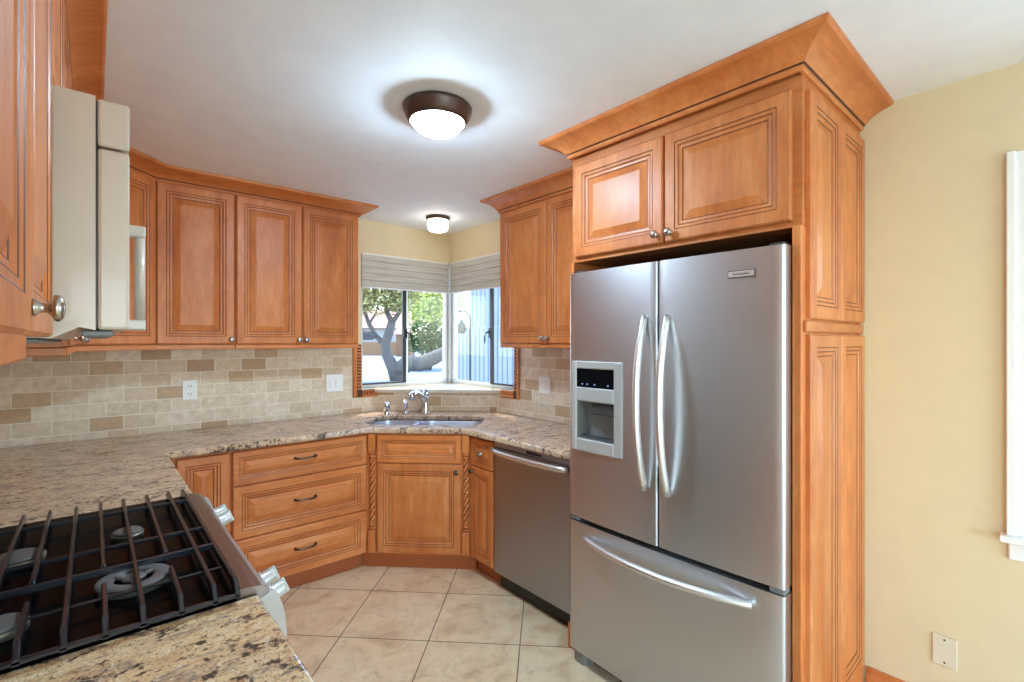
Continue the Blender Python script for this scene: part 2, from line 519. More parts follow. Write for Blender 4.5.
# backsplash tiles (local x along the wall)
mb = MB()
mb.box(0, 1.50 - XL, -0.010, 0, 0.914, 1.44)
mb.box(1.50 - XL, 1.715 - XL, -0.010, 0, 0.914, 1.030)
struct(mb.build('trim_1', TILE, loc=(XL, YB, 0)), 'tumbled travertine tile backsplash on the back wall', 'backsplash')
mb = MB()
mb.box(0.0, 2.663 - 1.56, -0.010, 0, 0.914, 1.44)
mb.box(-0.30, 0.0, -0.010, 0, 0.914, 1.030)
struct(mb.build('trim_2', TILE, loc=(XR, 2.663, 0), rotz=R(-90)), 'tumbled travertine tile backsplash beside the refrigerator', 'backsplash')
mb = MB(); mb.box(0, 2.02 - 0.3 + 1.58, -0.010, 0, 0.914, 1.44)
struct(mb.build('trim_3', TILE, loc=(XL, 0.3, 0), rotz=R(90)), 'tumbled travertine tile backsplash behind the range', 'backsplash')
# tiled riser behind the sink and its stone ledge
RA, RB = (1.708, YB - 0.010), (XR - 0.010, 2.935)
rl = math.hypot(RB[0] - RA[0], RB[1] - RA[1]); ra = math.atan2(RB[1] - RA[1], RB[0] - RA[0])
mb = MB(); mb.box(0, rl, 0, 0.012, 0.914, 1.058)
struct(mb.build('trim_4', TILE, loc=(RA[0], RA[1], 0), rotz=ra), 'tiled riser behind the corner sink', 'backsplash')
led = curve_slab('trim_5', [[(1.675, YB + 0.05), (1.675, YB - 0.005), (XR - 0.005, 2.898), (XR + 0.05, 2.898), (XR + 0.05, YB + 0.05)]], 1.058, 1.088, 0.006, LEDGE)
struct(led, 'pale stone ledge under the corner window', 'ledge')
# sills in the wall thickness under the two windows
struct(MB().box(WX0, 1.675, YB - 0.004, YB + 0.06, 1.070, WZ0, 0.003).box(XR - 0.004, XR + 0.06, WY0, 2.90, 1.070, WZ0, 0.003).build('trim_6', LEDGE))

# carved dentil moulding that frames the lower corners of the corner window
def dentil(name, x0, x1, z_bot, z_top, xin, flip):
    """vertical leg x0..x1, horizontal leg from x0 to xin at the bottom; local x along the wall"""
    mb = MB()
    y = -0.016
    mb.box(x0, x0 + (x1 - x0) * 0.45, y - 0.006, 0, z_bot, z_top, 0.003)
    mb.box(x0 + (x1 - x0) * 0.45, x1, y + 0.006, 0, z_bot, z_top, 0, mi=1)
    zz = z_bot + 0.060
    while zz < z_top - 0.01:
        mb.box(x0 + (x1 - x0) * 0.5, x1, y - 0.004, y + 0.008, zz, zz + 0.014, 0.002)
        zz += 0.025
    a, b = (x1, xin)
    mb.box(a, b, y - 0.006, 0, z_bot, z_bot + 0.018, 0.003)
    mb.box(a, b, y + 0.006, 0, z_bot + 0.018, z_bot + 0.056, 0, mi=1)
    xx = a + 0.006
    while xx < b - 0.01:
        mb.box(xx, xx + 0.012, y - 0.004, y + 0.008, z_bot + 0.018, z_bot + 0.052, 0.002)
        xx += 0.022
    return mb
DGROOVE = GLAZE
o = dentil('t', 0, 0.068, 1.030, 1.44, 0.205, False).build('trim_7', [WOODH, DGROOVE], loc=(1.503, YB, 0))
struct(o, 'carved wooden dentil moulding at the left foot of the window', 'moulding')
mb = dentil('t', 0, 0.064, 1.036, 1.44, 0.215, True)
for v in mb.bm.verts: v.co.x = 0.064 - v.co.x
o = mb.build('trim_8', [WOODH, DGROOVE], loc=(XR, 2.727, 0), rotz=R(-90))
struct(o, 'carved wooden dentil moulding at the right foot of the window', 'moulding')

# corner post between the two windows
struct(MB().box(XR - 0.005, XR + 0.075, YB - 0.005, YB + 0.075, 1.088, WZ1, 0.004).build('trim_9', ALU), 'pale post where the two corner windows meet', 'post')

def corner_window(name, label, origin, rot, w, stile, near_dark_left, latch_sign):
    """sliding window, local x along the wall (0..w), y outwards; stile = x of the meeting stile"""
    t = bpy.data.objects.new(name, None); COL.objects.link(t)
    t.location = origin; t.rotation_euler = (0, 0, rot); t['kind'] = 'structure'; t['label'] = label; t['category'] = 'window'
    z0, z1 = WZ0, WZ1
    mb = MB()
    mb.box(0, w, 0.02, 0.07, z0, z0 + 0.028, 0.003)
    mb.box(0, w, 0.02, 0.07, z1 - 0.03, z1, 0.003)
    mb.box(0, 0.022, 0.02, 0.07, z0 + 0.028, z1 - 0.03, 0.003)
    mb.box(w - 0.022, w, 0.02, 0.07, z0 + 0.028, z1 - 0.03, 0.003)
    mb.build('window_frame', ALU, t)
    mb = MB(); d = 0.018
    mb.box(stile - d, stile + d * 0.8, 0.012, 0.034, z0 + 0.028, z1 - 0.03, 0.002)
    a, b = (0.022, stile - d) if near_dark_left else (stile + d * 0.8, w - 0.022)
    mb.box(a, b, 0.014, 0.034, z0 + 0.028, z0 + 0.040, 0.002)
    mb.build('dark_sash', DARKFRAME, t)
    mb = MB()
    c, e = (stile + d * 0.8, stile + d * 0.8 + 0.028) if near_dark_left else (stile - d - 0.028, stile - d)
    mb.box(c, e, 0.036, 0.058, z0 + 0.028, z1 - 0.03, 0.002)
    mb.build('pale_sash', TRIMW, t)
    mb = MB().box(0.022, stile, 0.028, 0.032, z0 + 0.028, z1 - 0.03); mb.build('pane', GLASS, t)
    mb = MB().box(stile, w - 0.022, 0.046, 0.050, z0 + 0.028, z1 - 0.03); mb.build('pane', GLASS, t)
    mb = MB(); zl = 1.52; s = latch_sign
    mb.box(stile - 0.016, stile + 0.016, -0.004, 0.012, zl - 0.03, zl + 0.05, 0.003)
    mb.tube([(stile, -0.006, zl + 0.02), (stile + s * 0.03, -0.016, zl + 0.015), (stile + s * 0.045, -0.018, zl - 0.02), (stile + s * 0.05, -0.014, zl - 0.07)], [0.008, 0.007, 0.006, 0.004], 8)
    mb.build('latch', BLACK, t)
    return t
corner_window('window_1', 'sliding window in the back wall looking onto the tree', (WX0, YB, 0), 0, XR - WX0 - 0.005, 1.958 - WX0, True, 1)
corner_window('window_2', 'sliding window in the right wall looking onto the white siding', (XR, YB - 0.005, 0), R(-90), YB - 0.005 - WY0, YB - 3.035, False, -1)

# white window at the right edge of the photograph
t = bpy.data.objects.new('window_3', None); COL.objects.link(t); t['kind'] = 'structure'
t['label'] = 'white framed window in the yellow wall'; t['category'] = 'window'
mb = MB()
y0, y1, z0, z1 = -0.98, 0.06, 0.80, 2.03
for a0, a1, b0, b1 in ((y1, y1 + 0.082, z0 - 0.0, z1 + 0.08), (y0 - 0.082, y0, z0, z1 + 0.08), (y0, y1, z1, z1 + 0.08)):
    mb.box(XR - 0.020, XR, a0, a1, b0, b1, 0.004)
mb.box(XR - 0.027, XR - 0.018, y1 + 0.06, y1 + 0.084, z0, z1 + 0.082, 0.003)
mb.build('window_frame', TRIMW, t)
MB().box(XR - 0.05, XR + 0.06, y0 - 0.10, y1 + 0.10, z0 - 0.022, z0, 0.004).build('window_sill', TRIMW, t)
MB().box(XR - 0.016, XR, y0 - 0.08, y1 + 0.08, z0 - 0.085, z0 - 0.022, 0.004).build('apron', TRIMW, t)
mb = MB()
for a0, a1, b0, b1 in ((y1 - 0.04, y1, z0, z1), (y0, y0 + 0.04, z0, z1), (y0, y1, z0, z0 + 0.04), (y0, y1, z1 - 0.04, z1), (y0, y1, 1.40, 1.44)):
    mb.box(XR + 0.02, XR + 0.05, a0, a1, b0, b1, 0.003)
mb.build('sash', TRIMW, t)
MB().box(XR + 0.033, XR + 0.037, y0 + 0.04, y1 - 0.04, z0 + 0.04, z1 - 0.04).build('pane', GLASS, t)

# ------------------------------------------------------------------ cabinets
PROF = [(0, .006), (.006, 0), (.0435, 0), (.0465, .0012), (.0500, .0035), (.0575, .0035), (.0605, .0047), (.0640, .0085), (.073, .0095), (.0762, .0107), (.0785, .0135), (.106, .004), (.109, .003)]
PMI = [0, 0, 0, 1, 0, 0, 1, 0, 0, 1, 0, 0, 0]
def prof_for(w, h, full=0.109):
    s = min(1.0, (min(w, h) / 2 - 0.012) / full)
    return [(i * s, d * max(0.6, s)) for i, d in PROF]
def knob_mb(x, y, z):
    return MB().lathe([(0.010, 0), (0.010, 0.003), (0.006, 0.006), (0.0055, 0.012), (0.009, 0.016), (0.0155, 0.019), (0.0165, 0.023), (0.013, 0.027), (0.006, 0.029), (0.0, 0.0295)], (x, y, z), 'y', 20)
def add_door(par, x0, x1, z0, z1, yf=-0.02, horiz=False, knob=None, knob_mat=None, name='door'):
    mb = MB().panel(x0, x1, z0, z1, yf, 0.0195, prof_for(x1 - x0, z1 - z0), PMI)
    d = mb.build(name, [WOODH if horiz else WOOD, GLAZE], par)
    if knob:
        knob_mb(knob[0], yf, knob[1]).build('knob', knob_mat or NICKEL, d)
    return d
def add_drawer(par, x0, x1, z0, z1, yf=-0.02, pull=None, knob=None, name='drawer'):
    d = add_door(par, x0, x1, z0, z1, yf, True, knob, name=name)
    if pull:
        cx, cz = (x0 + x1) / 2, pull; yy = yf + 0.003
        mb = MB()
        pts = []
        for i in range(13):
            q = -1 + 2 * i / 12
            pts.append((cx + q * 0.062, yy - 0.006 - 0.022 * (1 - q ** 4), cz - 0.004 * (1 - q * q)))
        mb.tube(pts, [0.0065 if abs(i - 6) > 4 else 0.0045 + 0.0004 * abs(i - 6) for i in range(13)], 8)
        for sx in (-1, 1):
            mb.lathe([(0.009, 0), (0.008, 0.004), (0.005, 0.009)], (cx + sx * 0.058, yy, cz), 'y', 14)
        mb.build('handle', PEWTER, d)
    return d
def carcass(par, w, depth, z0, z1, name='body', wood=None):
    return MB().box(0, w, 0, depth, z0, z1, 0.001).build(name, wood or WOOD, par)

def cab(name, label, cat, origin, rot, group=None):
    return thing(name, label, cat, (origin[0], origin[1], 0), R(rot), group)

UZ0, UD0, UD1 = 1.418, 1.448, 2.340      # light rail bottom, door bottom, door top
# --- back wall run
D = YB - 3.275 - 0.012
c = cab('wall_cabinet', 'single door maple wall cabinet beside the angled corner cabinet, above the travertine', 'cabinet', (0.252, 3.275), 0)
carcass(c, 0.386, D, 1.445, H - 0.002)
add_door(c, 0.006, 0.383, UD0, UD1, knob=(0.365, 1.475))
MB().box(0, 0.386, -0.012, 0.010, UZ0, 1.444, 0.003).build('light_rail', WOODH, c)
c = cab('wall_cabinet', 'double door maple wall cabinet ending at the left side of the corner window', 'cabinet', (0.640, 3.275), 0)
carcass(c, 0.763, D, 1.445, H - 0.002)
add_door(c, 0.004, 0.379, UD0, UD1, knob=(0.361, 1.475))
add_door(c, 0.388, 0.760, UD0, UD1, knob=(0.406, 1.475))
MB().box(0, 0.763, -0.012, 0.010, UZ0, 1.444, 0.003).build('light_rail', WOODH, c)
# --- angled corner cabinet (faces the room at 45 degrees)
A = (-0.075, 2.948); L = math.hypot(0.252 + 0.075, 3.275 - 2.948)
c = cab('corner_wall_cabinet', 'angled maple corner wall cabinet seen past the microwave handle', 'cabinet', (0, 0), 0)
mb = MB(); mb.prism([(-0.075, 2.948), (0.250, 3.275), (0.250, YB - 0.011), (XL + 0.011, YB - 0.011), (XL + 0.011, 2.948)], 1.445, H - 0.002)
mb.build('body', WOOD, c)
mb = MB().panel(0.012, L - 0.012, UD0, UD1, -0.02, 0.0195, prof_for(0.42, 0.9), PMI)
d = mb.build('door', [WOOD, GLAZE], c, loc=(A[0], A[1], 0), rotz=R(45))
knob_mb(0.035, -0.02, 1.475).build('knob', NICKEL, d)
mb = MB().box(0.0, L, -0.012, 0.010, UZ0, 1.444, 0.003); mb.build('light_rail', WOODH, c, loc=(A[0], A[1], 0), rotz=R(45))
# --- left wall run: beyond the microwave, over it, and near the camera
XU = -0.075
DL = XU - XL - 0.012
c = cab('wall_cabinet', 'maple wall cabinet between the microwave and the angled corner cabinet', 'cabinet', (XU, 2.022), 90)
carcass(c, 0.922, DL, 1.445, H - 0.002)
add_door(c, 0.005, 0.458, UD0, UD1, knob=(0.44, 1.475)); add_door(c, 0.463, 0.917, UD0, UD1, knob=(0.48, 1.475))
MB().box(0, 0.922, -0.014, DL - 0.04, UZ0, 1.444, 0.003).build('light_rail', WOODH, c)
c = cab('over_microwave_cabinet', 'short maple cabinet on top of the bisque microwave', 'cabinet', (XU, 1.199), 90)
carcass(c, 0.820, DL, 1.932, H - 0.002)
add_door(c, 0.006, 0.408, 1.940, UD1, knob=(0.39, 1.96)); add_door(c, 0.413, 0.815, 1.940, UD1, knob=(0.43, 1.96))
c = cab('wall_cabinet', 'maple wall cabinet nearest the camera with a round nickel knob', 'cabinet', (XU, 0.352), 90)
carcass(c, 0.842, DL, 1.472, H - 0.002)
add_door(c, 0.006, 0.419, 1.470, UD1); add_door(c, 0.424, 0.838, 1.470, UD1, knob=(0.449, 1.503))
MB().box(0, 0.440, -0.016, 0.012, 1.441, 1.4715, 0.003).build('light_rail', WOODH, c)

# --- crown mouldings
def crown_prof(zb, zt, out):
    h = zt - zb
    p = [(0.0, zb), (0.010, zb), (0.014, zb + 0.006), (0.014, zb + 0.016), (0.020, zb + 0.020)]
    for i in range(9):
        q = i / 8
        p.append((0.022 + (out - 0.030) * (1 - math.cos(q * math.pi / 2)) * 0.55 + (out - 0.030) * 0.45 * q, zb + 0.022 + (h - 0.040) * (0.5 * q + 0.5 * math.sin(q * math.pi / 2))))
    p += [(out - 0.003, zt - 0.014), (out, zt - 0.010), (out, zt - 0.001), (0.0, zt - 0.001)]
    return p
mb = MB().sweep([(XU - 0.001 + 0.0, 0.352), (XU, 2.948), (0.252, 3.275), (1.404, 3.275), (1.404, YB - 0.003)], crown_prof(2.338, H, 0.105), 0, 3)
tag(mb.build('crown_moulding', [WOODH, GLAZE]), 'long wooden crown moulding over the left and back wall cabinets', 'moulding')
mb = MB().sweep([(XR - 0.003, 2.503), (2.068, 2.503), (2.068, 1.565)], crown_prof(2.322, H, 0.100), 0, 3)
tag(mb.build('crown_moulding', [WOODH, GLAZE]), 'short wooden crown moulding between window and refrigerator, the farthest on the right', 'moulding')
mb = MB().sweep([(XR - 0.003, 1.548), (1.714, 1.548), (1.714, 0.568), (XR - 0.003, 0.568)], crown_prof(2.328, H, 0.112), 0, 3)
tag(mb.build('crown_moulding', [WOODH, GLAZE]), 'big flared wooden crown moulding over the refrigerator cabinet and tall end panel', 'moulding')

# --- right wall: double cabinet beside the window
c = cab('wall_cabinet', 'reddish double door wall cabinet between the corner window and the refrigerator', 'cabinet', (2.070, 2.500), -90)
carcass(c, 0.935, XR - 2.070 - 0.012, 1.447, H - 0.002)
add_door(c, 0.006, 0.438, 1.450, 2.318, knob=(0.418, 1.482)); add_door(c, 0.443, 0.930, 1.450, 2.318, knob=(0.463, 1.482))
MB().box(0, 0.935, -0.012, 0.010, 1.424, 1.446, 0.003).build('light_rail', WOODH, c)

# --- cabinet over the refrigerator with the tall side panels
c = cab('over_refrigerator_cabinet', 'deep two door cabinet over the steel refrigerator', 'cabinet', (1.736, 1.562), -90)
W_ = 1.562 - 0.567
MB().box(0.0, W_, 0, XR - 1.736 - 0.003, 1.838, H - 0.002, 0.001).build('body', WOODH, c)
add_door(c, 0.030, 0.496, 1.858, 2.288, knob=(0.470, 1.892)); add_door(c, 0.504, 0.967, 1.858, 2.288, knob=(0.530, 1.892))
# tall end panel with four raised panels that faces the camera side
c = cab('tall_end_panel', 'tall pale wooden end panel with four raised panels by the yellow wall', 'cabinet panel', (1.718, 0.566), 0)
MB().box(0, XR - 1.718 - 0.002, 0, 0.018, 0, 1.838, 0.001).build('board', WOOD, c)
MB().box(0.0, 0.019, 0.018, 0.026, 0.0, 1.838, 0.001).build('front_edge', WOOD, c)
for z0, z1 in ((1.538, 2.285), (0.145, 1.487)):
    for x0, x1 in ((0.042, 0.352), (0.358, 0.660)):
        add_door(c, x0, x1, z0, z1, -0.019, name='raised_panel')
MB().box(0.02, 0.668, -0.012, -0.0005, 1.494, 1.531, 0.003).build('rail', WOODH, c)
MB().box(0.02, 0.668, -0.012, -0.0005, 0.0, 0.138, 0.003).build('plinth', WOODH, c)
c = cab('filler_panel', 'thin wooden panel between the dishwasher and the refrigerator', 'cabinet panel', (1.722, 1.540), 0)
MB().box(0, XR - 1.722 - 0.012, 0, 0.022, 0, 1.836, 0.001).build('board', WOOD, c)
MB().box(-0.006, 0.30, 0.022, 0.034, 0.0, 0.12, 0.002).build('base_block', WOOD, c)

# ------------------------------------------------------------------ base cabinets
CT0, CT1 = 0.876, 0.914
YF = 2.970                       # carcass front of the back run (door faces 0.02 proud)
BD = YB - YF - 0.012
c = cab('base_cabinet', 'narrow base cabinet in the left inner corner, one drawerless door', 'cabinet', (0.285, YF), 0)
carcass(c, 0.275, BD, 0.105, CT0 - 0.001)
add_door(c, 0.030, 0.268, 0.112, 0.865)
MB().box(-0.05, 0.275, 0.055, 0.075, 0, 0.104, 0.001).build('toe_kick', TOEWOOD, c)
c = cab('drawer_cabinet', 'base cabinet with three wide drawers and bow handles', 'cabinet', (0.562, YF), 0)
carcass(c, 0.766, BD, 0.105, CT0 - 0.001)
for z0, z1 in ((0.678, 0.866), (0.385, 0.672), (0.109, 0.379)):
    add_drawer(c, 0.004, 0.762, z0, z1, pull=(z0 + z1) / 2 + 0.012)
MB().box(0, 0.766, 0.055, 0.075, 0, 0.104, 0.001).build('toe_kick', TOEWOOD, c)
# diagonal sink cabinet
SA = (1.333, 2.952); SL = 0.664
c = cab('sink_cabinet', 'angled sink base cabinet flanked by twisted rope columns', 'cabinet', SA, -45)
MB().box(-0.022, SL + 0.01, 0.004, 0.40, 0.105, 0.660, 0.001).box(-0.022, SL + 0.01, 0.004, 0.022, 0.660, CT0 - 0.001).build('body', WOOD, c)
add_drawer(c, 0.062, SL - 0.060, 0.690, 0.866, yf=-0.016, name='false_drawer')
add_door(c, 0.062, SL - 0.060, 0.118, 0.684, yf=-0.016, knob=(SL - 0.086, 0.640), knob_mat=PEWTER)
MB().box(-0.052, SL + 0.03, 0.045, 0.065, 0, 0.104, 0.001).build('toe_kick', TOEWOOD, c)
def rope_column(par, cx):
    mb = MB(); w = 0.0235
    mb.box(cx - w, cx + w, -0.026, 0.0035, 0.762, 0.872, 0.002)
    mb.box(cx - w, cx + w, -0.026, 0.0035, 0.118, 0.262, 0.002)
    cy = -0.006
    for zc in (0.752, 0.730, 0.272, 0.294):
        mb.lathe([(0.012, zc - 0.009), (0.019, zc - 0.006), (0.021, zc), (0.019, zc + 0.006), (0.012, zc + 0.009)], (cx, cy, 0), 'z', 20)
    z0, z1, n, seg = 0.302, 0.722, 120, 24
    vs = []; fs = []; mi = []
    for j in range(n + 1):
        z = z0 + (z1 - z0) * j / n
        for i in range(seg):
            a = 2 * math.pi * i / seg
            ph = math.cos(3 * (a - z * 48))
            r = 0.0175 + 0.0032 * ph
            vs.append((cx + r * math.cos(a), cy + r * math.sin(a), z))
    for j in range(n):
        for i in range(seg):
            fs.append((j * seg + i, j * seg + (i + 1) % seg, (j + 1) * seg + (i + 1) % seg, (j + 1) * seg + i))
            a = 2 * math.pi * (i + .5) / seg; z = z0 + (z1 - z0) * (j + .5) / n
            mi.append(1 if math.cos(3 * (a - z * 48)) < -0.72 else 0)
    v = [mb.bm.verts.new(p) for p in vs]
    for f, m in zip(fs, mi):
        fc = mb.bm.faces.new([v[k] for k in f]); fc.material_index = m; fc.smooth = True
    return mb.build('rope_column', [WOOD, GLAZE], par)
rope_column(c, 0.030); rope_column(c, SL - 0.028)
# narrow cabinet on the right run
XF = 1.810
c = cab('base_cabinet', 'slim base cabinet with a small drawer beside the steel dishwasher', 'cabinet', (XF, 2.474), -90)
carcass(c, 0.232, XR - XF - 0.012, 0.105, CT0 - 0.001)
add_drawer(c, 0.006, 0.226, 0.690, 0.862, knob=(0.116, 0.776)); add_door(c, 0.006, 0.226, 0.112, 0.684, knob=(0.030, 0.655), knob_mat=PEWTER)
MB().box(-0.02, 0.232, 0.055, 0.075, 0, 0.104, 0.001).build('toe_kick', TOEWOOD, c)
# left run, mostly behind the counter edge
c = cab('base_cabinet', 'base cabinet under the worktop beyond the range', 'cabinet', (0.235, 2.030), 90)
carcass(c, 0.918, 0.235 - XL - 0.012, 0.105, CT0 - 0.001)
for x0, x1 in ((0.006, 0.455), (0.462, 0.912)):
    add_drawer(c, x0, x1, 0.690, 0.866, pull=0.785); add_door(c, x0, x1, 0.112, 0.684)
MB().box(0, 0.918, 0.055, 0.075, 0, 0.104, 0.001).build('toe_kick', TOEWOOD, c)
c = cab('base_cabinet', 'base cabinet under the near worktop piece in front of the range', 'cabinet', (0.235, 0.33), 90)
carcass(c, 0.828, 0.235 - XL - 0.012, 0.105, CT0 - 0.001)
for x0, x1 in ((0.006, 0.41), (0.417, 0.822)):
    add_drawer(c, x0, x1, 0.690, 0.866, pull=0.785); add_door(c, x0, x1, 0.112, 0.684)
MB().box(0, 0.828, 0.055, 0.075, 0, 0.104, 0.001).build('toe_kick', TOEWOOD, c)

# ------------------------------------------------------------------ worktops, sink, faucet
s45 = math.sqrt(0.5)
SC_ = (1.765, 2.952)             # sink centre
def to_world(u, v):              # u along the cabinet face, v towards the corner
    return (SC_[0] + u * s45 + v * s45, SC_[1] - u * s45 + v * s45)
hole = [to_world(u, v) for u, v in rrect(0, 0, 0.395, 0.205, 0.10, 8)]
outl = [(XL + 0.011, 2.026), (0.273, 2.026), (0.273, 2.928), (1.328, 2.928), (1.766, 2.490), (1.766, 1.566), (XR - 0.011, 1.566), (XR - 0.011, 2.926), (1.703, YB - 0.011), (XL + 0.011, YB - 0.011)]
wt = curve_slab('worktop', [outl, hole[::-1]], CT0, CT1, 0.010, GRANITE, res=3)
tag(wt, 'long speckled granite worktop running round the corner sink', 'worktop')
wt = curve_slab('worktop', [[(XL + 0.011, 0.31), (0.273, 0.31), (0.273, 1.160), (XL + 0.011, 1.160)]], CT0, CT1, 0.010, GRANITE_NEAR, res=3)
tag(wt, 'near piece of granite worktop in front of the range, at the photo bottom', 'worktop')

s = thing('sink', 'double bowl stainless steel sink set under the granite corner', 'sink', (SC_[0], SC_[1], 0), R(-45))
bowls = [(-0.245, 0.0, 0.142, 0.188, 0.075), (0.155, 0.0, 0.232, 0.198, 0.09)]
fl = curve_slab('flange', [rrect(0, 0, 0.402, 0.212, 0.09)] + [rrect(*b, n=8)[::-1] for b in bowls], 0.869, 0.8755, 0.002, SINKSTEEL, s)
for b in bowls:
    mb = MB(); lv = [(0, 0.872), (0.004, 0.862), (0.010, 0.76), (0.022, 0.715), (0.05, 0.700), (0.09, 0.697)]
    vs = []; n = None
    for ins, z in lv:
        pr = rrect(b[0], b[1], b[2] - ins, b[3] - ins, max(0.02, b[4] - ins * 0.5), 8); n = len(pr)
        vs += [(x, y, z) for x, y in pr]
    fs = [(j * n + i, j * n + (i + 1) % n, (j + 1) * n + (i + 1) % n, (j + 1) * n + i) for j in range(len(lv) - 1) for i in range(n)]
    fs.append(tuple((len(lv) - 1) * n + i for i in range(n)))
    mb.add(vs, fs, 0, True)
    bo = mb.build('bowl', SINKSTEEL, s)
    MB().lathe([(0.042, 0.698), (0.042, 0.701), (0.030, 0.702), (0.026, 0.6995), (0.0, 0.6995)], (b[0], b[1], 0), 'z', 24).build('drain', CHROME, bo)
def deck(u, v): return to_world(u, v)
# faucet: (1.93, 3.24) on the deck behind the bowls
fx, fy = 1.900, 3.195
f = thing('faucet', 'chrome single lever kitchen faucet behind the sink', 'faucet', (fx, fy, CT1), R(-45))
MB().lathe([(0.034, 0), (0.034, 0.006), (0.030, 0.012), (0.028, 0.02), (0.027, 0.075), (0.026, 0.125), (0.022, 0.138), (0.0, 0.14)], (0, 0, 0), 'z', 24).build('body', CHROME, f)
MB().tube([(0, 0.0, 0.075), (-0.012, -0.020, 0.125), (-0.030, -0.060, 0.160), (-0.046, -0.105, 0.172), (-0.062, -0.140, 0.160), (-0.068, -0.155, 0.128)], [0.023, 0.023, 0.021, 0.021, 0.024, 0.023], 16).build('spout', CHROME, f)
MB().tube([(0, 0.0, 0.135), (0.002, 0.003, 0.165), (0.004, 0.010, 0.180)], [0.025, 0.027, 0.021], 16).tube([(0.004, 0.006, 0.172), (0.030, -0.030, 0.182), (0.048, -0.058, 0.186)], [0.010, 0.009, 0.007], 10, flat=0.6).build('lever', CHROME, f)
px_, py_ = 1.800, 3.320
f = thing('side_sprayer', 'small chrome side sprayer between soap dispenser and faucet', 'sprayer', (px_, py_, CT1), R(-45))
MB().lathe([(0.022, 0), (0.022, 0.005), (0.016, 0.012), (0.013, 0.02), (0.012, 0.035)], (0, 0, 0), 'z', 20).build('base', CHROME, f)
MB().tube([(0, 0, 0.030), (0, 0, 0.055), (-0.004, -0.006, 0.082), (-0.010, -0.018, 0.098)], [0.014, 0.019, 0.021, 0.014], 14).build('head', CHROME, f)
px_, py_ = 1.682, 3.395
f = thing('air_gap', 'short chrome capped cylinder left of the faucet', 'air gap', (px_, py_, CT1), R(-45))
MB().lathe([(0.029, 0), (0.029, 0.004), (0.025, 0.008), (0.025, 0.012)], (0, 0, 0), 'z', 22).build('base', CHROME, f)
MB().lathe([(0.024, 0.010), (0.024, 0.076), (0.022, 0.084), (0.012, 0.088), (0, 0.0885)], (0, 0, 0), 'z', 22).build('cap', CHROME, f)

# ------------------------------------------------------------------ dishwasher
c = cab('dishwasher', 'stainless steel dishwasher with a bowed bar handle', 'dishwasher', (1.796, 2.236), -90)
DWW = 0.610
MB().box(0.004, DWW - 0.004, 0.030, XR - 1.796 - 0.02, 0.10, CT0 - 0.002).build('body', DARKGREY, c)
mb = MB(); mb.box(0.004, DWW - 0.004, -0.004, 0.029, 0.102, 0.836, 0.004, seg=2); mb.build('door', STEELDW, c)
mb = MB(); mb.box(0.004, DWW - 0.004, 0.000, 0.029, 0.839, CT0 - 0.003, 0.003); cp = mb.build('control_panel', STEELDW, c)
MB().box(0.28, 0.40, -0.0008, 0.003, 0.848, 0.862).build('display_slot', BLACK, cp)
mb = MB()
pts = [(0.006 + (DWW - 0.012) * i / 16, -0.012 - 0.040 * (1 - (2 * i / 16 - 1) ** 2) ** 0.6, 0.822) for i in range(17)]
mb.tube(pts, 0.0165, 12, flat=0.95)
h = mb.build('handle', STEELH, c)
for a in (0.004, DWW - 0.022): MB().box(a, a + 0.018, -0.012, -0.003, 0.808, 0.836, 0.003).build('handle_mount', DARKGREY, h)
MB().box(0.004, DWW - 0.004, 0.045, 0.06, 0.004, 0.100).build('toe_panel', BLACK, c)

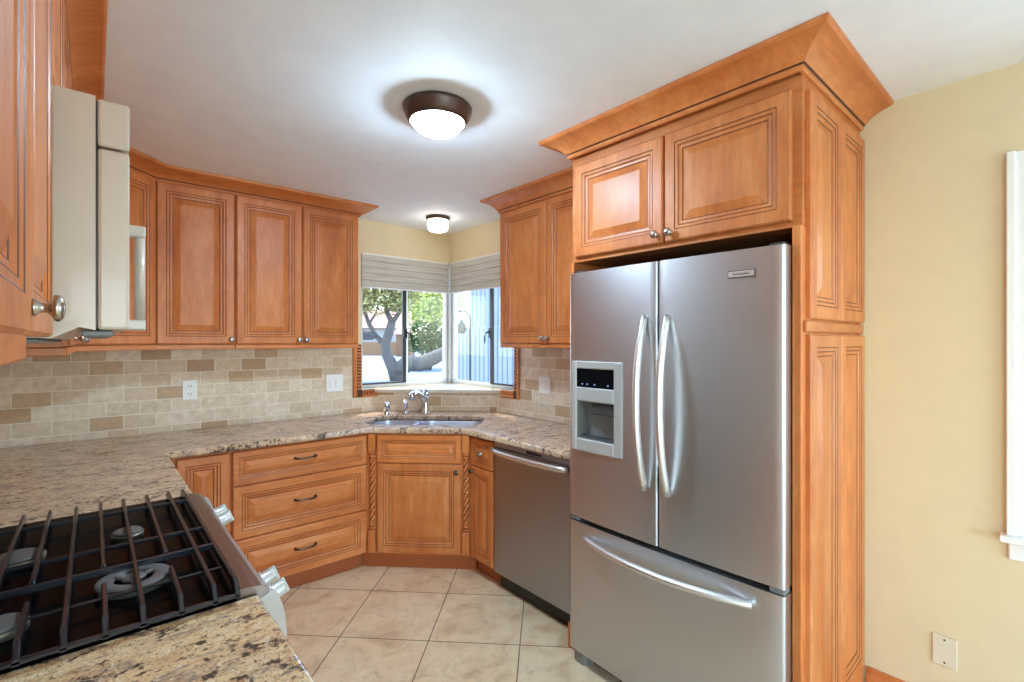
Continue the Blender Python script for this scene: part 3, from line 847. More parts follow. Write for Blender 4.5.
# ------------------------------------------------------------------ refrigerator
FX = 1.662
def FYc(y): return y * FX / 1.618
c = cab('refrigerator', 'french door stainless steel refrigerator with ice dispenser and bottom freezer', 'refrigerator', (FX, 1.514), -90)
FW = 1.514 - 0.594
def lx(px_y): return 1.514 - FYc(px_y)          # world Y measured on the old plane -> local x
def lz(z): return 1.4626 + (z - 1.4626) * FX / 1.618
FT, FM, FB = lz(1.766), lz(0.690), lz(0.097)
MB().box(0.006, FW - 0.006, 0.062, XR - FX - 0.03, 0.03, FT - 0.012, 0.003).build('body', DARKGREY, c)
def bow(x): return -0.012 * (1 - ((x - FW / 2) / (FW / 2)) ** 2)
def bowed_panel(x0, x1, z0, z1, th, n=14, r=0.008, holes=None):
    """steel door skin with a shallow bow and rounded vertical edges; hole = (x0, x1, z0, z1)"""
    xs = [x0, x0 + r * 0.3, x0 + r] + [x0 + r + (x1 - x0 - 2 * r) * i / n for i in range(1, n)] + [x1 - r, x1 - r * 0.3, x1]
    zs = [z0, z1]
    if holes: xs = sorted(set(xs + [holes[0], holes[1]])); zs = [z0, holes[2], holes[3], z1]
    def fy(x):
        y = bow(x)
        e = min(x - x0, x1 - x)
        if e < r: y += r - math.sqrt(max(0, r * r - (r - e) ** 2))
        return y
    mb = MB(); bm = mb.bm
    F = [[bm.verts.new((x, fy(x), z)) for z in zs] for x in xs]
    Bk = [[bm.verts.new((x, th, z)) for z in zs] for x in xs]
    nx, nz = len(xs), len(zs)
    def solid(i, j):
        if not holes: return True
        return not (xs[i] >= holes[0] - 1e-6 and xs[i + 1] <= holes[1] + 1e-6 and j == 1)
    for i in range(nx - 1):
        for j in range(nz - 1):
            if not solid(i, j): continue
            f = bm.faces.new((F[i][j], F[i + 1][j], F[i + 1][j + 1], F[i][j + 1])); f.smooth = True
            bm.faces.new((Bk[i][j], Bk[i][j + 1], Bk[i + 1][j + 1], Bk[i + 1][j]))
            for (di, dj, q) in ((0, -1, ((i, j), (i + 1, j))), (0, 1, ((i + 1, j + 1), (i, j + 1))), (-1, 0, ((i, j + 1), (i, j))), (1, 0, ((i + 1, j), (i + 1, j + 1)))):
                ii, jj = i + di, j + dj
                if 0 <= ii < nx - 1 and 0 <= jj < nz - 1 and solid(ii, jj): continue
                (a, b), (cc, dd) = q
                bm.faces.new([bm.verts.new(w.co) for w in (F[a][b], Bk[a][b], Bk[cc][dd], F[cc][dd])])
    return mb
seam = lx(1.017)
DX0, DX1, DZ0, DZ1 = lx(1.447), lx(1.176), lz(0.989), lz(1.378)
RX0, RX1 = lx(1.418), lx(1.218)
rz0, rz1 = lz(1.042), lz(1.206)
d1 = bowed_panel(0.0, seam - 0.003, FM, FT, 0.058, holes=(RX0, RX1, rz0, rz1)).build('door', STEEL, c)
d2 = bowed_panel(seam + 0.003, FW, FM, FT, 0.058).build('door', STEEL, c)
MB().box(0.012, FW - 0.012, 0.03, 0.06, FM - 0.03, FM - 0.001).box(seam - 0.002, seam + 0.002, 0.02, 0.06, FM, FT - 0.01).build('gasket', BLACK, c)
dr = bowed_panel(0.0, FW, FB, FM - 0.022, 0.058).build('freezer_drawer', STEEL, c)
# bowed handles
def v_handle(par, x, z0, z1):
    pts = []; n = 22
    for i in range(n + 1):
        q = -1 + 2 * i / n
        pts.append((x, bow(x) - 0.008 - 0.058 * (1 - abs(q) ** 2.2), (z0 + z1) / 2 + q * (z1 - z0) / 2))
    rr = [0.0165 - 0.003 * abs(-1 + 2 * i / n) ** 4 for i in range(n + 1)]
    mb = MB().tube(pts, rr, 12, flat=0.85, up=(1, 0, 0))
    return mb.build('handle', STEELH, par)
v_handle(d1, lx(1.069) , lz(0.897), lz(1.560)); v_handle(d2, lx(0.971), lz(0.894), lz(1.558))
pts = []; n = 22; hx0, hx1, hz = lx(1.372), lx(0.674), lz(0.612)
for i in range(n + 1):
    q = -1 + 2 * i / n; x = (hx0 + hx1) / 2 + q * (hx1 - hx0) / 2
    pts.append((x, bow(x) - 0.006 - 0.062 * (1 - abs(q) ** 2.2), hz))
MB().tube(pts, 0.018, 14, flat=0.75).build('handle', STEELH, dr)
# dispenser
mb = MB(); yb = bow((DX0 + DX1) / 2) - 0.012
dz_a, dz_b = lz(1.265), lz(1.346)
for x0, x1, z0, z1 in ((DX0, RX0, DZ0, DZ1), (RX1, DX1, DZ0, DZ1), (RX0, RX1, dz_b, DZ1), (RX0, RX1, DZ0, rz0), (RX0, RX1, rz1, dz_a)):
    mb.box(x0, x1, yb, 0.004, z0, z1, 0.004)
disp = mb.build('dispenser', BEZEL, d1)
MB().box(RX0, RX1, yb + 0.004, 0.003, dz_a, dz_b).build('display', BLACKGLOSS, disp)
for q in (0.16, 0.30, 0.50, 0.85):
    MB().box(RX0 + q * (RX1 - RX0) - 0.004, RX0 + q * (RX1 - RX0) + 0.004, yb + 0.0032, yb + 0.0045, dz_a + 0.012, dz_a + 0.018).build('display_symbol', DISPLAY, disp)
mb = MB()
mb.box(RX0, RX1, 0.050, 0.056, rz0, rz1)
mb.box(RX0, RX0 + 0.003, yb + 0.008, 0.052, rz0, rz1); mb.box(RX1 - 0.003, RX1, yb + 0.008, 0.052, rz0, rz1)
mb.box(RX0, RX1, yb + 0.008, 0.052, rz0, rz0 + 0.004); mb.box(RX0, RX1, yb + 0.008, 0.052, rz1 - 0.004, rz1)
mb.build('dispenser_recess', GREYPLASTIC, disp)
mx_ = (RX0 + RX1) / 2
MB().box(mx_ - 0.03, RX1 - 0.008, yb + 0.016, 0.048, rz1 - 0.058, rz1 - 0.008, 0.006).build('dispenser_lever', DARKGREY, disp)
MB().box(RX0 + 0.012, RX1 - 0.012, yb + 0.012, 0.046, rz0 + 0.004, rz0 + 0.009, 0.002).build('drip_tray', DARKGREY, disp)
# badge
bx0, bx1, bz0, bz1 = lx(0.752), lx(0.664), lz(1.674), lz(1.698)
by = min(bow(bx0), bow(bx1)) - 0.0005
mb = MB().box(bx0, bx1, by - 0.002, by + 0.002, bz0, bz1, 0.0008); badge = mb.build('badge', DARKGREY, d2)
MB().box(bx0 + 0.0022, bx1 - 0.0022, by - 0.0026, by - 0.0019, bz0 + 0.0025, bz1 - 0.0025).build('badge_plate', STEELH, badge)
tx = bpy.data.curves.new('badge_lettering', 'FONT'); tx.body = 'KitchenAid'; tx.size = 0.0125; tx.align_x = 'CENTER'; tx.align_y = 'CENTER'; tx.extrude = 0.0002
to = bpy.data.objects.new('badge_lettering_source', tx); COL.objects.link(to)
me = bpy.data.meshes.new_from_object(to.evaluated_get(bpy.context.evaluated_depsgraph_get())); me.name = 'badge_lettering'
bpy.data.objects.remove(to); bpy.data.curves.remove(tx)
me.materials.clear(); me.materials.append(BLACK)
to = bpy.data.objects.new('badge_lettering', me); COL.objects.link(to); to.parent = badge
to.location = ((bx0 + bx1) / 2, by - 0.0029, (bz0 + bz1) / 2); to.rotation_euler = (R(90), 0, 0)
# hinges and feet
MB().box(FW - 0.05, FW - 0.002, 0.004, 0.05, FM - 0.021, FM - 0.002, 0.003).build('hinge', GREYPLASTIC, c)
MB().box(0.002, 0.05, 0.004, 0.05, FM - 0.021, FM - 0.002, 0.003).build('hinge', GREYPLASTIC, c)
MB().box(FW - 0.06, FW - 0.01, 0.03, 0.10, FT - 0.012, FT + 0.014, 0.004).build('hinge', DARKGREY, c)
MB().box(0.01, 0.06, 0.03, 0.10, FT - 0.012, FT + 0.014, 0.004).build('hinge', DARKGREY, c)
for x in (0.004, FW - 0.094):
    mb = MB(); mb.prism([(x + 0.01, 0.02), (x + 0.03, 0.008), (x + 0.07, 0.008), (x + 0.09, 0.02), (x + 0.09, 0.16), (x + 0.01, 0.16)], 0.0, FB - 0.004)
    mb.build('foot', GREYPLASTIC, c)
MB().box(0.10, FW - 0.10, 0.05, 0.07, 0.006, FB - 0.004).build('grille', DARKGREY, c)

# ------------------------------------------------------------------ range
RY0, RY1, RXF = 1.166, 2.020, 0.236
rg = thing('range', 'slide in gas range with black cooktop and cast iron grates', 'range', (0, RY0, 0))
def yy(y): return y - RY0
MB().box(XL + 0.02, 0.225, 0.004, RY1 - RY0 - 0.004, 0.02, 0.902, 0.002).build('body', DARKGREY, rg)
mb = MB(); mb.box(XL + 0.014, RXF, 0.0, RY1 - RY0, 0.9145, 0.926, 0.004, seg=2)
mb.box(XL + 0.03, RXF - 0.002, 0.012, RY1 - RY0 - 0.012, 0.902, 0.9150)
ck = mb.build('cooktop', BLACKGLOSS, rg)
# front strip, brushed steel, rounded down at the front
mb = MB(); prof = [(RXF, 0.9145), (RXF + 0.002, 0.930), (0.262, 0.929), (0.280, 0.926), (0.291, 0.918), (0.296, 0.905), (0.296, 0.894), (0.236, 0.894)]
n = len(prof); Ya, Yb_ = 0.0, RY1 - RY0
vs = [(x, Ya, z) for x, z in prof] + [(x, Yb_, z) for x, z in prof]
mb.add(vs, [tuple(range(n)), tuple(range(n, 2 * n))[::-1]] + [(i, (i + 1) % n, n + (i + 1) % n, n + i) for i in range(n)])
mb.build('front_strip', STEELY, rg)
# sloped control fascia with end caps
def fascia(y0, y1, out=0.0):
    p = [(0.226, 0.893), (0.297 + out, 0.893), (0.318 + out, 0.845), (0.322 + out, 0.79), (0.300, 0.770), (0.226, 0.770)]
    n = len(p); m = MB()
    m.add([(x, y0, z) for x, z in p] + [(x, y1, z) for x, z in p], [tuple(range(n)), tuple(range(n, 2 * n))[::-1]] + [(i, (i + 1) % n, n + (i + 1) % n, n + i) for i in range(n)])
    return m
fascia(0.013, RY1 - RY0 - 0.013).build('control_fascia', STEELY, rg)
for y0, y1 in ((-0.002, 0.0125), (RY1 - RY0 - 0.0125, RY1 - RY0 + 0.002)):
    p = [(0.274, 0.9005), (0.300, 0.912), (0.312, 0.900), (0.322, 0.872), (0.330, 0.835), (0.333, 0.79), (0.300, 0.766), (0.274, 0.766)]
    n = len(p); mb = MB()
    mb.add([(x, y0, z) for x, z in p] + [(x, y1, z) for x, z in p], [tuple(range(n)), tuple(range(n, 2 * n))[::-1]] + [(i, (i + 1) % n, n + (i + 1) % n, n + i) for i in range(n)])
    bmesh.ops.bevel(mb.bm, geom=mb.bm.edges[:], offset=0.003, segments=2, affect='EDGES')
    mb.build('end_cap', CAPGREY, rg)
KN = plain('silver_knob', srgb(206, 206, 204), 0.3, 0.35)
for ky in (1.205, 1.283, 1.800, 1.880):
    mb = MB()
    mb.lathe([(0.020, 0.0), (0.022, 0.004), (0.020, 0.008), (0.0175, 0.010), (0.0165, 0.030), (0.0145, 0.034), (0.0, 0.035)], (0, 0, 0), 'x', 22)
    mb.box(0.009, 0.040, -0.0055, 0.0055, -0.019, 0.019, 0.003)
    k = mb.build('knob', KN, rg, loc=(0.306, yy(ky), 0.880))
    k.rotation_euler = (0, R(-22), 0)
    MB().box(0.0395, 0.0415, -0.0012, 0.0012, 0.004, 0.017).build('knob_mark', SLOT, k)
# burners
for (bx, by_, r1) in ((0.067, 1.350, 0.064), (0.070, 1.690, 0.036), (-0.140, 1.665, 0.052), (-0.132, 1.285, 0.042), (-0.25, 1.50, 0.03)):
    mb = MB()
    mb.lathe([(r1 * 0.98, 0.9262), (r1 * 0.98, 0.934), (r1, 0.936), (r1, 0.9395), (r1 * 0.8, 0.9395)], (bx, yy(by_), 0), 'z', 40)
    bu = mb.build('burner', BURNERBASE, rg)
    if r1 > 0.06:
        mb = MB()
        mb.lathe([(r1 * 0.55, 0.9398), (r1 * 1.04, 0.9398), (r1 * 1.04, 0.944), (r1 * 0.96, 0.9465), (r1 * 0.64, 0.9465), (r1 * 0.55, 0.944), (r1 * 0.55, 0.9398)], (bx, yy(by_), 0), 'z', 44)
        mb.lathe([(r1 * 0.34, 0.9398), (r1 * 0.34, 0.945), (r1 * 0.28, 0.9475), (0, 0.948)], (bx, yy(by_), 0), 'z', 30)
        for a in (25, 145, 265):
            ca, sa = math.cos(R(a)), math.sin(R(a))
            mb.tube([(bx + ca * r1 * 0.25, yy(by_) + sa * r1 * 0.25, 0.9425), (bx + ca * r1 * 0.62, yy(by_) + sa * r1 * 0.62, 0.9425)], 0.005, 8)
    else:
        mb = MB().lathe([(r1 * 0.9, 0.9398), (r1 * 0.92, 0.944), (r1 * 0.8, 0.9475), (0, 0.9485)], (bx, yy(by_), 0), 'z', 36)
    mb.build('burner_cap', BURNERCAP, bu)
# grates
mb = MB()
GZ0, GZ1 = 0.9445, 0.9610
def ybar(x, a, b, drop_a=False, drop_b=False, w=0.0050):
    """bar along y, rounded top, with a foot that slopes down to the cooktop at a dropped end"""
    pts = [(yy(a), None), (yy(b), None)]
    def ring(y, zt, zb):
        return [(x - w, y, zb), (x + w, y, zb), (x + w * 0.9, y, zt - 0.003), (x + w * 0.5, y, zt), (x - w * 0.5, y, zt), (x - w * 0.9, y, zt - 0.003)]
    rings = []
    if drop_a: rings += [(yy(a) - 0.014, 0.938, 0.926), (yy(a) + 0.008, GZ1, 0.928)]
    else: rings += [(yy(a), GZ1 - 0.004, GZ0), (yy(a) + 0.008, GZ1, GZ0)]
    rings += [(yy(a) + 0.03, GZ1, GZ0), (yy(b) - 0.03, GZ1, GZ0)]
    if drop_b: rings += [(yy(b) - 0.006, GZ1, 0.928), (yy(b) + 0.012, 0.940, 0.926)]
    else: rings += [(yy(b) - 0.008, GZ1, GZ0), (yy(b), GZ1 - 0.004, GZ0)]
    vs = []; [vs.extend(ring(*r)) for r in rings]
    fs = [(j * 6 + i, j * 6 + (i + 1) % 6, (j + 1) * 6 + (i + 1) % 6, (j + 1) * 6 + i) for j in range(len(rings) - 1) for i in range(6)]
    fs += [tuple(range(6))[::-1], tuple((len(rings) - 1) * 6 + i for i in range(6))]
    mb.add(vs, fs)
def xbar(y, a, b, zt=GZ1 - 0.006, zb=GZ0, w=0.004):
    mb.box(a, b, yy(y) - w, yy(y) + w, zb, zt, 0.002)
G0, G1 = 1.152, 1.985
xs = [0.228, 0.188, 0.131, 0.071, 0.016, -0.040, -0.098, -0.153, -0.210, -0.268, -0.318]
full = {0.228, 0.188, 0.071, -0.040, -0.153, -0.268, -0.318}
for x in xs:
    if x in full: ybar(x, G0, G1, True, True)
    else:
        ybar(x, G0, 1.325, True, False); ybar(x, 1.420, G1, False, True)
for y in (1.865, 1.560): xbar(y, -0.318, 0.228)
xbar(1.402, -0.318, 0.228, GZ1 - 0.001)
xbar(1.275, -0.318, 0.228, GZ0 + 0.003, GZ0 - 0.003, 0.003)
mb.box(-0.328, 0.234, yy(G0) - 0.014, yy(G0) - 0.002, 0.9265, 0.936, 0.003)
mb.build('grate', IRON, rg)
# oven door
od = MB().box(0.226, 0.275, 0.010, RY1 - RY0 - 0.010, 0.20, 0.755, 0.006, seg=2).build('oven_door', STEELY, rg)
MB().box(0.2745, 0.278, 0.16, RY1 - RY0 - 0.16, 0.30, 0.60, 0.003).build('oven_window', BLACKGLOSS, od)
MB().tube([(0.275, 0.06, 0.70), (0.315, 0.075, 0.70), (0.32, 0.2, 0.70), (0.32, RY1 - RY0 - 0.2, 0.70), (0.315, RY1 - RY0 - 0.075, 0.70), (0.275, RY1 - RY0 - 0.06, 0.70)], 0.012, 12).build('handle', STEELH, od)
MB().box(0.226, 0.272, 0.010, RY1 - RY0 - 0.010, 0.06, 0.19, 0.006).build('storage_drawer', STEELY, rg)
for x, y in ((-0.3, 0.06), (0.17, 0.06), (-0.3, 0.79), (0.17, 0.79)):
    MB().lathe([(0.018, 0), (0.018, 0.02)], (x, y, 0), 'z', 12).build('foot', BLACK, rg)

# ------------------------------------------------------------------ microwave
mw = thing('microwave', 'bisque over the range microwave with a vertical bar handle', 'microwave', (0, 1.2015, 1.482))
MW = 0.816
mb = MB()
p = [(XL + 0.012, 0.0), (-0.066, -0.0135), (-0.058, -0.0135), (-0.020, 0.008), (0.0025, 0.002), (0.0025, 0.444), (XL + 0.012, 0.444)]
n = len(p)
mb.add([(x, 0, z) for x, z in p] + [(x, MW, z) for x, z in p], [tuple(range(n)), tuple(range(n, 2 * n))[::-1]] + [(i, (i + 1) % n, n + (i + 1) % n, n + i) for i in range(n)])
mb.build('body', APPLIANCE, mw)
MB().box(0.005, 0.053, 0.0, MW, 0.352, 0.441, 0.005, seg=2).build('vent_grille', APPLIANCE, mw)
mb = MB()
for i in range(6): mb.box(0.0525, 0.0545, 0.06, MW - 0.06, 0.366 + i * 0.011, 0.370 + i * 0.011)
mb.build('vent_slot', SLOT, mw)
MB().box(0.0025, 0.005, 0.004, MW - 0.004, 0.006, 0.436).build('seam', BLACK, mw)
d = MB().box(0.005, 0.053, 0.0, MW, 0.003, 0.348, 0.006, seg=2).build('door', APPLIANCE, mw)
MB().box(0.0525, 0.0545, 0.09, 0.56, 0.06, 0.29, 0.002).build('door_window', BLACKGLOSS, d)
hy = 0.625
mb = MB()
mb.box(0.051, 0.118, hy - 0.016, hy + 0.016, 0.290, 0.325, 0.005, seg=2); mb.box(0.051, 0.118, hy - 0.016, hy + 0.016, 0.014, 0.045, 0.005, seg=2)
mb.tube([(0.104, hy, 0.030), (0.104, hy, 0.31)], 0.0135, 14)
mb.build('handle', APPLIANCE, d)
mb = MB()
mb.box(-0.30, -0.074, 0.02, MW - 0.02, -0.022, -0.0140, 0.003); mb.box(-0.018, 0.03, 0.02, MW - 0.02, -0.010, 0.002, 0.003)
mb.build('filter_plate', GREYPLASTIC, mw)

# ------------------------------------------------------------------ ceiling lamps
l = thing('ceiling_lamp', 'round bronze flush ceiling lamp with a bright opal dome, the larger one', 'ceiling lamp', (1.058, 1.685, H))
MB().lathe([(0.136, -0.001), (0.140, -0.006), (0.139, -0.016), (0.133, -0.032), (0.124, -0.048), (0.115, -0.064), (0.108, -0.064), (0.107, -0.006)], (0, 0, 0), 'z', 56).build('pan', BRONZE, l)
pr = [(0.1340 * math.sin(R(a)), -0.063 + 0.0806 - 0.1340 * math.cos(R(a))) for a in (53, 47, 41, 35, 28, 21, 15, 10, 4)] + [(0.0, -0.1164)]
MB().lathe(pr, (0, 0, 0), 'z', 48).build('glass_dome', LAMPGLASS, l)
l = thing('ceiling_lamp', 'small drum shaped flush ceiling lamp above the corner sink', 'ceiling lamp', (1.990, 3.165, H))
MB().lathe([(0.090, -0.001), (0.092, -0.008), (0.088, -0.024), (0.076, -0.028)], (0, 0, 0), 'z', 40).build('pan', BRONZE, l)
MB().lathe([(0.078, -0.024), (0.080, -0.034), (0.078, -0.085), (0.066, -0.104), (0.035, -0.114), (0, -0.116)], (0, 0, 0), 'z', 40).build('glass_drum', LAMPGLASS_S, l)

# ------------------------------------------------------------------ window shades
def roman_shade(origin, rot, w, label):
    s = thing('window_shade', label, 'window shade', (origin[0], origin[1], 0), rot, 'woven shades over the corner window')
    mb = MB(); n = 5
    z1, z0 = 2.150, 1.898
    MB().box(0.002, w - 0.002, -0.008, 0.016, z1 - 0.004, z1 + 0.007, 0.002).build('head_rail', TRIMW, s)
    vs = []; prof = []
    for i in range(n):
        a = z1 - 0.004 - (z1 - z0) * i / n; b = z1 - 0.004 - (z1 - z0) * (i + 1) / n
        prof += [(-0.002, a), (-0.007, a - (a - b) * 0.5), (-0.010 - 0.003 * (i > 2), b + 0.006), (-0.004, b + 0.001)]
    prof += [(0.006, z0 - 0.004), (0.010, z1 - 0.004)]
    k = len(prof)
    mb.add([(0.004, y, z) for y, z in prof] + [(w - 0.004, y, z) for y, z in prof], [tuple(range(k)), tuple(range(k, 2 * k))[::-1]] + [(i, (i + 1) % k, k + (i + 1) % k, k + i) for i in range(k)])
    mb.build('fabric', SHADE, s)
    MB().box(0.003, w - 0.003, -0.012, 0.008, z0 - 0.012, z0 - 0.002, 0.002).build('bottom_rail', TRIMW, s)
    return s
roman_shade((WX0, YB + 0.0), 0, XR - WX0 - 0.016, 'raised woven shade over the back window, left of the corner post')
roman_shade((XR + 0.0, YB - 0.018), R(-90), YB - WY0 - 0.02, 'raised woven shade over the side window, right of the corner post')

# ------------------------------------------------------------------ outlets and plates
def plate(origin, rot, w, h, label, cat, kind, mat=WHITE, name='wall_outlet', group=None):
    t = thing(name, label, cat, origin, rot, group)
    MB().box(-w / 2, w / 2, -0.007, -0.001, -h / 2, h / 2, 0.002).build('cover_plate', mat, t)
    if kind == 'outlet':
        for dz in (0.024, -0.024):
            soc = MB().box(-0.017, 0.017, -0.0095, -0.0065, dz - 0.017, dz + 0.017, 0.003).build('socket', mat, t)
            MB().box(-0.008, -0.005, -0.0099, -0.009, dz - 0.004, dz + 0.008).box(0.005, 0.008, -0.0099, -0.009, dz - 0.004, dz + 0.008).box(-0.002, 0.002, -0.0099, -0.009, dz - 0.012, dz - 0.008).build('slot', SLOT, soc)
    elif kind == 'switch':
        for dx in (-0.023, 0.023):
            MB().box(dx - 0.016, dx + 0.016, -0.0115, -0.0065, -0.033, 0.033, 0.003).build('rocker', mat, t)
    elif kind == 'single':
        MB().box(-0.016, 0.016, -0.0115, -0.0065, -0.033, 0.033, 0.003).build('rocker', mat, t)
    for dz in ((0.042, -0.042) if kind == 'blank' else ((0.0,) if kind == 'outlet' else (0.049, -0.049))):
        MB().lathe([(0.0035, 0), (0.0035, 0.001), (0, 0.0015)], (0, -0.007, dz), 'y', 12).build('screw', SLOT if kind == 'blank' else mat, t)
    return t
plate((0.454, YB - 0.010, 1.160), 0, 0.076, 0.122, 'white duplex outlet on the travertine under the single door cabinet', 'outlet', 'outlet')
plate((1.360, YB - 0.010, 1.153), 0, 0.128, 0.128, 'wide white double switch on the travertine left of the window', 'switch', 'switch', name='wall_switch')
plate((XR - 0.010, 2.400, 1.158), R(-90), 0.110, 0.118, 'white switch plate on the tiles between window and refrigerator', 'switch', 'single', name='wall_switch')
plate((XR, 0.305, 0.314), R(-90), 0.070, 0.112, 'almond blank cover plate low on the yellow wall', 'cover plate', 'blank', PLATE, name='blank_plate')

# ------------------------------------------------------------------ outside the corner window
GZ = -0.20
CONC = plain('driveway_concrete', srgb(120, 128, 140), 0.8)
struct(MB().box(-30, 90, YB + TH + 0.02, 120, GZ - 0.1, GZ).box(XR + TH + 0.02, 90, -20, YB + TH + 0.02, GZ - 0.1, GZ).build('ground', CONC), 'pale concrete yard outside the window', 'ground')
SIDING = None
def make_siding():
    k = NT('white_board_siding')
    v = k.coords((1, 1, 1))
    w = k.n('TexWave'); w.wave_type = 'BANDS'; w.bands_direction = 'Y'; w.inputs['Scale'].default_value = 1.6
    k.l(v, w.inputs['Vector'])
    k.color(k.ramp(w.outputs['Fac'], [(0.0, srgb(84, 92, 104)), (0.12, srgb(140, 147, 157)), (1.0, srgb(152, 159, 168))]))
    k.set(Roughness=0.7); k.bump(w.outputs['Fac'], 0.2, 0.01)
    return k.m
SIDING = make_siding()
def dirpt(px, dist, z=None):
    """point seen in direction px (photo pixel column) at a forward distance"""
    a = R(40.88); r = (px - 512) / 483.15 * dist
    return (r * math.cos(a) + dist * math.sin(a), -r * math.sin(a) + dist * math.cos(a))
def zat(py, dist): return 1.4626 - (py - 341.6) * dist / 483.15
# neighbour's white boarded building
nb = thing('neighbour_house', 'white boarded house wall filling the right hand window', 'house', (8.4, 4.0, GZ))
MB().box(0, 0.3, 0, 7.6, 0, 4.6).build('wall', SIDING, nb)
mb = MB(); mb.add([(-0.7, -0.3, 4.4), (-0.7, 7.9, 4.4), (1.6, 7.9, 5.6), (1.6, -0.3, 5.6), (-0.7, -0.3, 4.55), (-0.7, 7.9, 4.55), (1.6, 7.9, 5.75), (1.6, -0.3, 5.75)], [(0, 1, 2, 3), (7, 6, 5, 4), (0, 4, 5, 1), (1, 5, 6, 2), (2, 6, 7, 3), (3, 7, 4, 0)])
mb.build('roof', plain('grey_roof', srgb(150, 140, 132), 0.8), nb)
MB().box(-0.03, 0.0, 1.6, 2.6, 1.2, 2.4, 0.005).build('window', TRIMW, nb)
# white garden wall beyond it
tag(MB().box(8.0, 8.25, 4.2, 12.5, GZ, 1.88, 0.02).build('garden_wall', SIDING), 'white garden wall along the side of the yard', 'garden wall')
# hook pole with a hanging basket
q = dirpt(470, 7.2)
hp = thing('hook_pole', 'dark curved hook pole standing in front of the white wall', 'pole', (q[0], q[1], GZ))
mb = MB(); pts = [(0, 0, 0), (0, 0, 2.0)]
for i in range(1, 9):
    a = R(180 * i / 8 * 0.75)
    pts.append((-0.115 * (1 - math.cos(a)) * 0.756, 0.115 * (1 - math.cos(a)) * 0.6545, 2.0 + 0.12 * math.sin(a)))
mb.tube(pts, 0.016, 8); mb.build('pole', DARKGREY, hp)
q = dirpt(461.5, 7.2)
hb = tag(MB().lathe([(0.0, 1.58), (0.05, 1.59), (0.07, 1.63), (0.072, 1.70), (0.05, 1.74), (0.015, 1.79), (0.005, 1.82), (0.004, 2.00), (0, 2.00)], (0, 0, 0), 'z', 16).build('bird_feeder', DARKGREY, loc=(q[0], q[1], 0)), 'round dark feeder hanging beside the hook pole', 'bird feeder')
# wooden fence far off
FENCEM = plain('fence_wood', srgb(150, 112, 76), 0.8)
DF = 58
fa, fb = dirpt(340, DF), dirpt(412, DF)
fl_ = math.hypot(fb[0] - fa[0], fb[1] - fa[1]); fang = math.atan2(fb[1] - fa[1], fb[0] - fa[0])
mb = MB(); n = 40
for i in range(n):
    mb.box(fl_ * i / n + 0.006, fl_ * (i + 1) / n - 0.012, 0, 0.03, 0.0, 1.62 + 0.03 * (i % 2))
mb.box(0, fl_, 0.03, 0.09, 0.4, 0.5).box(0, fl_, 0.03, 0.09, 1.2, 1.3)
tag(mb.build('wooden_fence', FENCEM, loc=(fa[0], fa[1], GZ), rotz=fang), 'orange brown board fence across the yard behind the tree', 'fence')
# house beyond the fence
DH = 66
ha, hb_ = dirpt(352, DH), dirpt(404, DH)
hl = math.hypot(hb_[0] - ha[0], hb_[1] - ha[1]); hang = math.atan2(hb_[1] - ha[1], hb_[0] - ha[0])
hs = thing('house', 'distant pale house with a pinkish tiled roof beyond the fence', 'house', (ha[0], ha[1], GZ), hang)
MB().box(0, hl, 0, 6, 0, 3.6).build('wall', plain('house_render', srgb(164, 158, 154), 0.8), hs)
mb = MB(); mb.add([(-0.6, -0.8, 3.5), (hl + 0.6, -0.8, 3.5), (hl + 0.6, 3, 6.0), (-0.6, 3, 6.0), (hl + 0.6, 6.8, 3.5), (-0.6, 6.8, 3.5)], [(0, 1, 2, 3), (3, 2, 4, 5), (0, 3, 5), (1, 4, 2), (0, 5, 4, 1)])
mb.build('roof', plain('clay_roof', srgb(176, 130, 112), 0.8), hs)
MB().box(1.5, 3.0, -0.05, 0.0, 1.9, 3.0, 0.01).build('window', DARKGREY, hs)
sa = dirpt(396, 54)
sh = thing('shed', 'small brown shed behind the tree trunk', 'shed', (sa[0], sa[1], GZ), fang)
MB().box(0, 1.7, 0, 2.0, 0, 2.5).build('wall', plain('shed_wood', srgb(128, 92, 66), 0.8), sh)
mb = MB(); mb.add([(-0.2, -0.3, 2.45), (1.9, -0.3, 2.45), (1.9, 2.3, 3.4), (-0.2, 2.3, 3.4), (-0.2, -0.3, 2.6), (1.9, -0.3, 2.6), (1.9, 2.3, 3.55), (-0.2, 2.3, 3.55)], [(0, 1, 2, 3), (7, 6, 5, 4), (0, 4, 5, 1), (1, 5, 6, 2), (2, 6, 7, 3), (3, 7, 4, 0)])
mb.build('roof', plain('shed_roof', srgb(206, 150, 140), 0.8), sh)

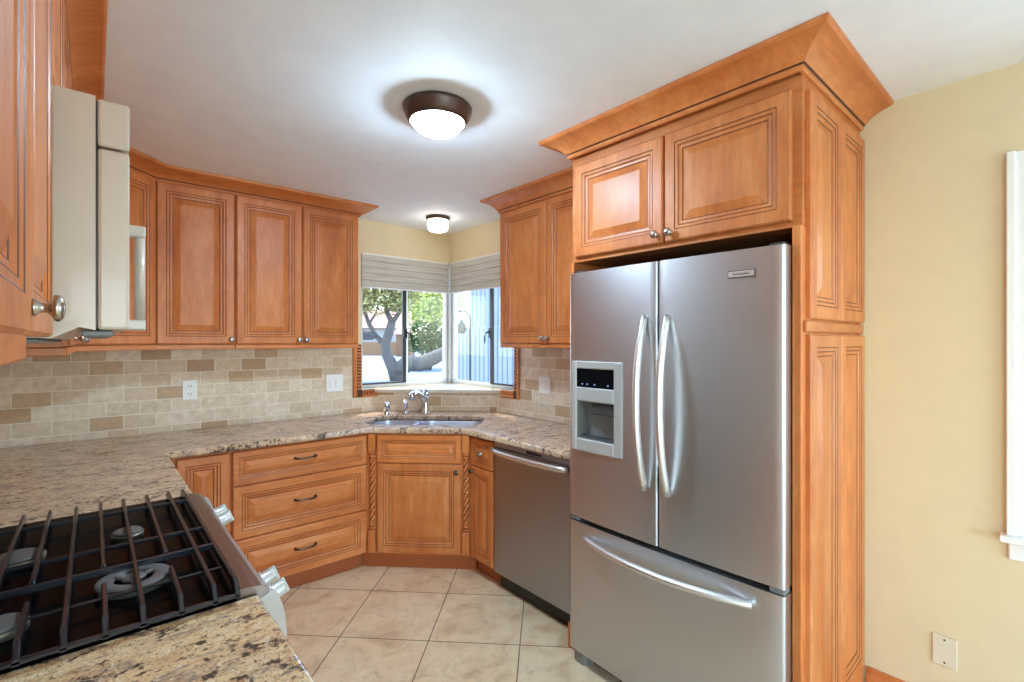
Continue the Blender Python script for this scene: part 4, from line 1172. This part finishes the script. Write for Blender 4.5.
# trees: leaf clumps of small folded quads on branching trunks
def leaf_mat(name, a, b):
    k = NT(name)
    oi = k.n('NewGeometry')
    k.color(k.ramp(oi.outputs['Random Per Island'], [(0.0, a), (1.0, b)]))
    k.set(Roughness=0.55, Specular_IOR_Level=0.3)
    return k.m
def leaves(mb, blobs, n, size, rnd):
    vol = [b[3] * b[4] * b[5] for b in blobs]; tot = sum(vol)
    for b, v in zip(blobs, vol):
        for _ in range(int(n * v / tot)):
            while True:
                p = Vector((rnd.uniform(-1, 1), rnd.uniform(-1, 1), rnd.uniform(-1, 1)))
                if 0.25 < p.length < 1.0: break
            c = Vector((b[0] + p.x * b[3], b[1] + p.y * b[4], b[2] + p.z * b[5]))
            u = Vector((rnd.gauss(0, 1), rnd.gauss(0, 1), rnd.gauss(0, 0.6))).normalized()
            w = u.cross(Vector((rnd.gauss(0, 1), rnd.gauss(0, 1), rnd.gauss(0, 1)))).normalized()
            s = size * rnd.uniform(0.6, 1.3)
            nrm = u.cross(w) * s * 0.25
            mb.add([tuple(c - u * s), tuple(c + w * s * 0.5 + nrm), tuple(c + u * s), tuple(c - w * s * 0.5 + nrm)], [(0, 1, 2), (0, 2, 3)])
    return mb
def P3(px, py, dist):
    x, y = dirpt(px, dist); return (x, y, zat(py, dist))
BARK = plain('pale_bark', srgb(96, 90, 84), 0.85)
DT = 20.5
tr = thing('tree', 'twisted pale barked tree with a heavy low limb outside the left pane', 'tree', (*dirpt(396, DT), GZ))
b0 = Vector(tr.location)
def T(px, py, d=DT): return tuple(Vector(P3(px, py, d)) - b0)
mb = MB()
mb.tube([T(399, 381), T(393, 367), T(387, 355), T(385, 345), T(389, 333), T(392, 322)], [0.36, 0.27, 0.22, 0.20, 0.19, 0.17], 10)
mb.build('trunk', BARK, tr)
mb = MB()
for path, r in (([(386, 346), (376, 336), (369, 324), (364, 310), (360, 298)], 0.13), ([(392, 323), (387, 312), (384, 300), (380, 288), (378, 276)], 0.12),
                ([(392, 323), (399, 313), (404, 300), (407, 285)], 0.11), ([(376, 336), (366, 333), (356, 325)], 0.07), ([(387, 312), (393, 303), (396, 290)], 0.06),
                ([(369, 324), (376, 313), (379, 303)], 0.06)):
    mb.tube([T(x, y, DT + 0.25 * i) for i, (x, y) in enumerate(path)], [r * (1 - 0.6 * i / (len(path) - 1)) for i in range(len(path))], 8)
mb.build('branch', BARK, tr)
mb = MB().tube([T(397, 372), T(408, 363), T(420, 364), T(434, 358), T(446, 352), T(456, 349)], [0.33, 0.37, 0.33, 0.29, 0.26, 0.22], 12)
mb.build('low_limb', BARK, tr)
rnd = random.Random(3)
bl = []
for (x, y, rx, rz, dd) in ((368, 292, 1.0, 0.7, 0.4), (386, 284, 1.1, 0.8, 0.0), (402, 290, 0.9, 0.8, 0.6), (376, 304, 0.7, 0.45, -0.3), (396, 304, 0.6, 0.5, 0.3), (355, 298, 0.9, 0.8, 0.4)):
    q = T(x, y, DT + dd); bl.append((q[0], q[1], q[2], rx, 0.9, rz))
leaves(MB(), bl, 3000, 0.10, rnd).build('foliage', leaf_mat('dry_green_leaves', srgb(92, 90, 52), srgb(196, 184, 120)), tr)
def shrub(px, py_top, py_bot, d, name, label, cat, blobs, n, size, ma, mbm):
    o = thing(name, label, cat, (*dirpt(px, d), GZ)); o0 = Vector(o.location)
    bl = []
    for (x, y, rx, rz, dd) in blobs:
        q = Vector(P3(x, y, d + dd)) - o0; bl.append((q.x, q.y, q.z, rx, rx, rz))
    leaves(MB(), bl, n, size, rnd).build('foliage', leaf_mat(name + '_leaves', ma, mbm), o)
    m = MB()
    for dx in (-0.4, 0.0, 0.4):
        m.tube([(dx * 0.5, 0, 0), (dx, 0.1, zat(py_bot, d) - GZ + 0.8)], [0.09, 0.05], 8)
    m.build('stem', BARK, o)
    return o
shrub(428, 292, 352, 30, 'bushy_tree', 'bright yellow green bushy tree behind the limb, near the corner post', 'tree', [(430, 305, 1.5, 1.3, 0), (420, 312, 1.2, 1.2, 0.4), (442, 312, 1.3, 1.3, 0.3), (428, 292, 1.6, 1.2, 0.5), (446, 298, 1.4, 1.3, 0.8), (414, 298, 1.0, 1.0, 0.8), (438, 318, 1.3, 0.8, -0.2)], 2600, 0.17, srgb(140, 152, 62), srgb(226, 222, 130))
shrub(427, 322, 352, 28, 'dark_shrub', 'dark green shrub below the bright bushy tree', 'shrub', [(420, 336, 0.9, 0.9, 0), (434, 337, 1.0, 0.9, 0.2), (427, 342, 1.2, 0.8, -0.2), (441, 342, 0.8, 0.7, 0.2), (414, 343, 0.6, 0.6, 0.2)], 2200, 0.12, srgb(36, 58, 28), srgb(88, 112, 56))
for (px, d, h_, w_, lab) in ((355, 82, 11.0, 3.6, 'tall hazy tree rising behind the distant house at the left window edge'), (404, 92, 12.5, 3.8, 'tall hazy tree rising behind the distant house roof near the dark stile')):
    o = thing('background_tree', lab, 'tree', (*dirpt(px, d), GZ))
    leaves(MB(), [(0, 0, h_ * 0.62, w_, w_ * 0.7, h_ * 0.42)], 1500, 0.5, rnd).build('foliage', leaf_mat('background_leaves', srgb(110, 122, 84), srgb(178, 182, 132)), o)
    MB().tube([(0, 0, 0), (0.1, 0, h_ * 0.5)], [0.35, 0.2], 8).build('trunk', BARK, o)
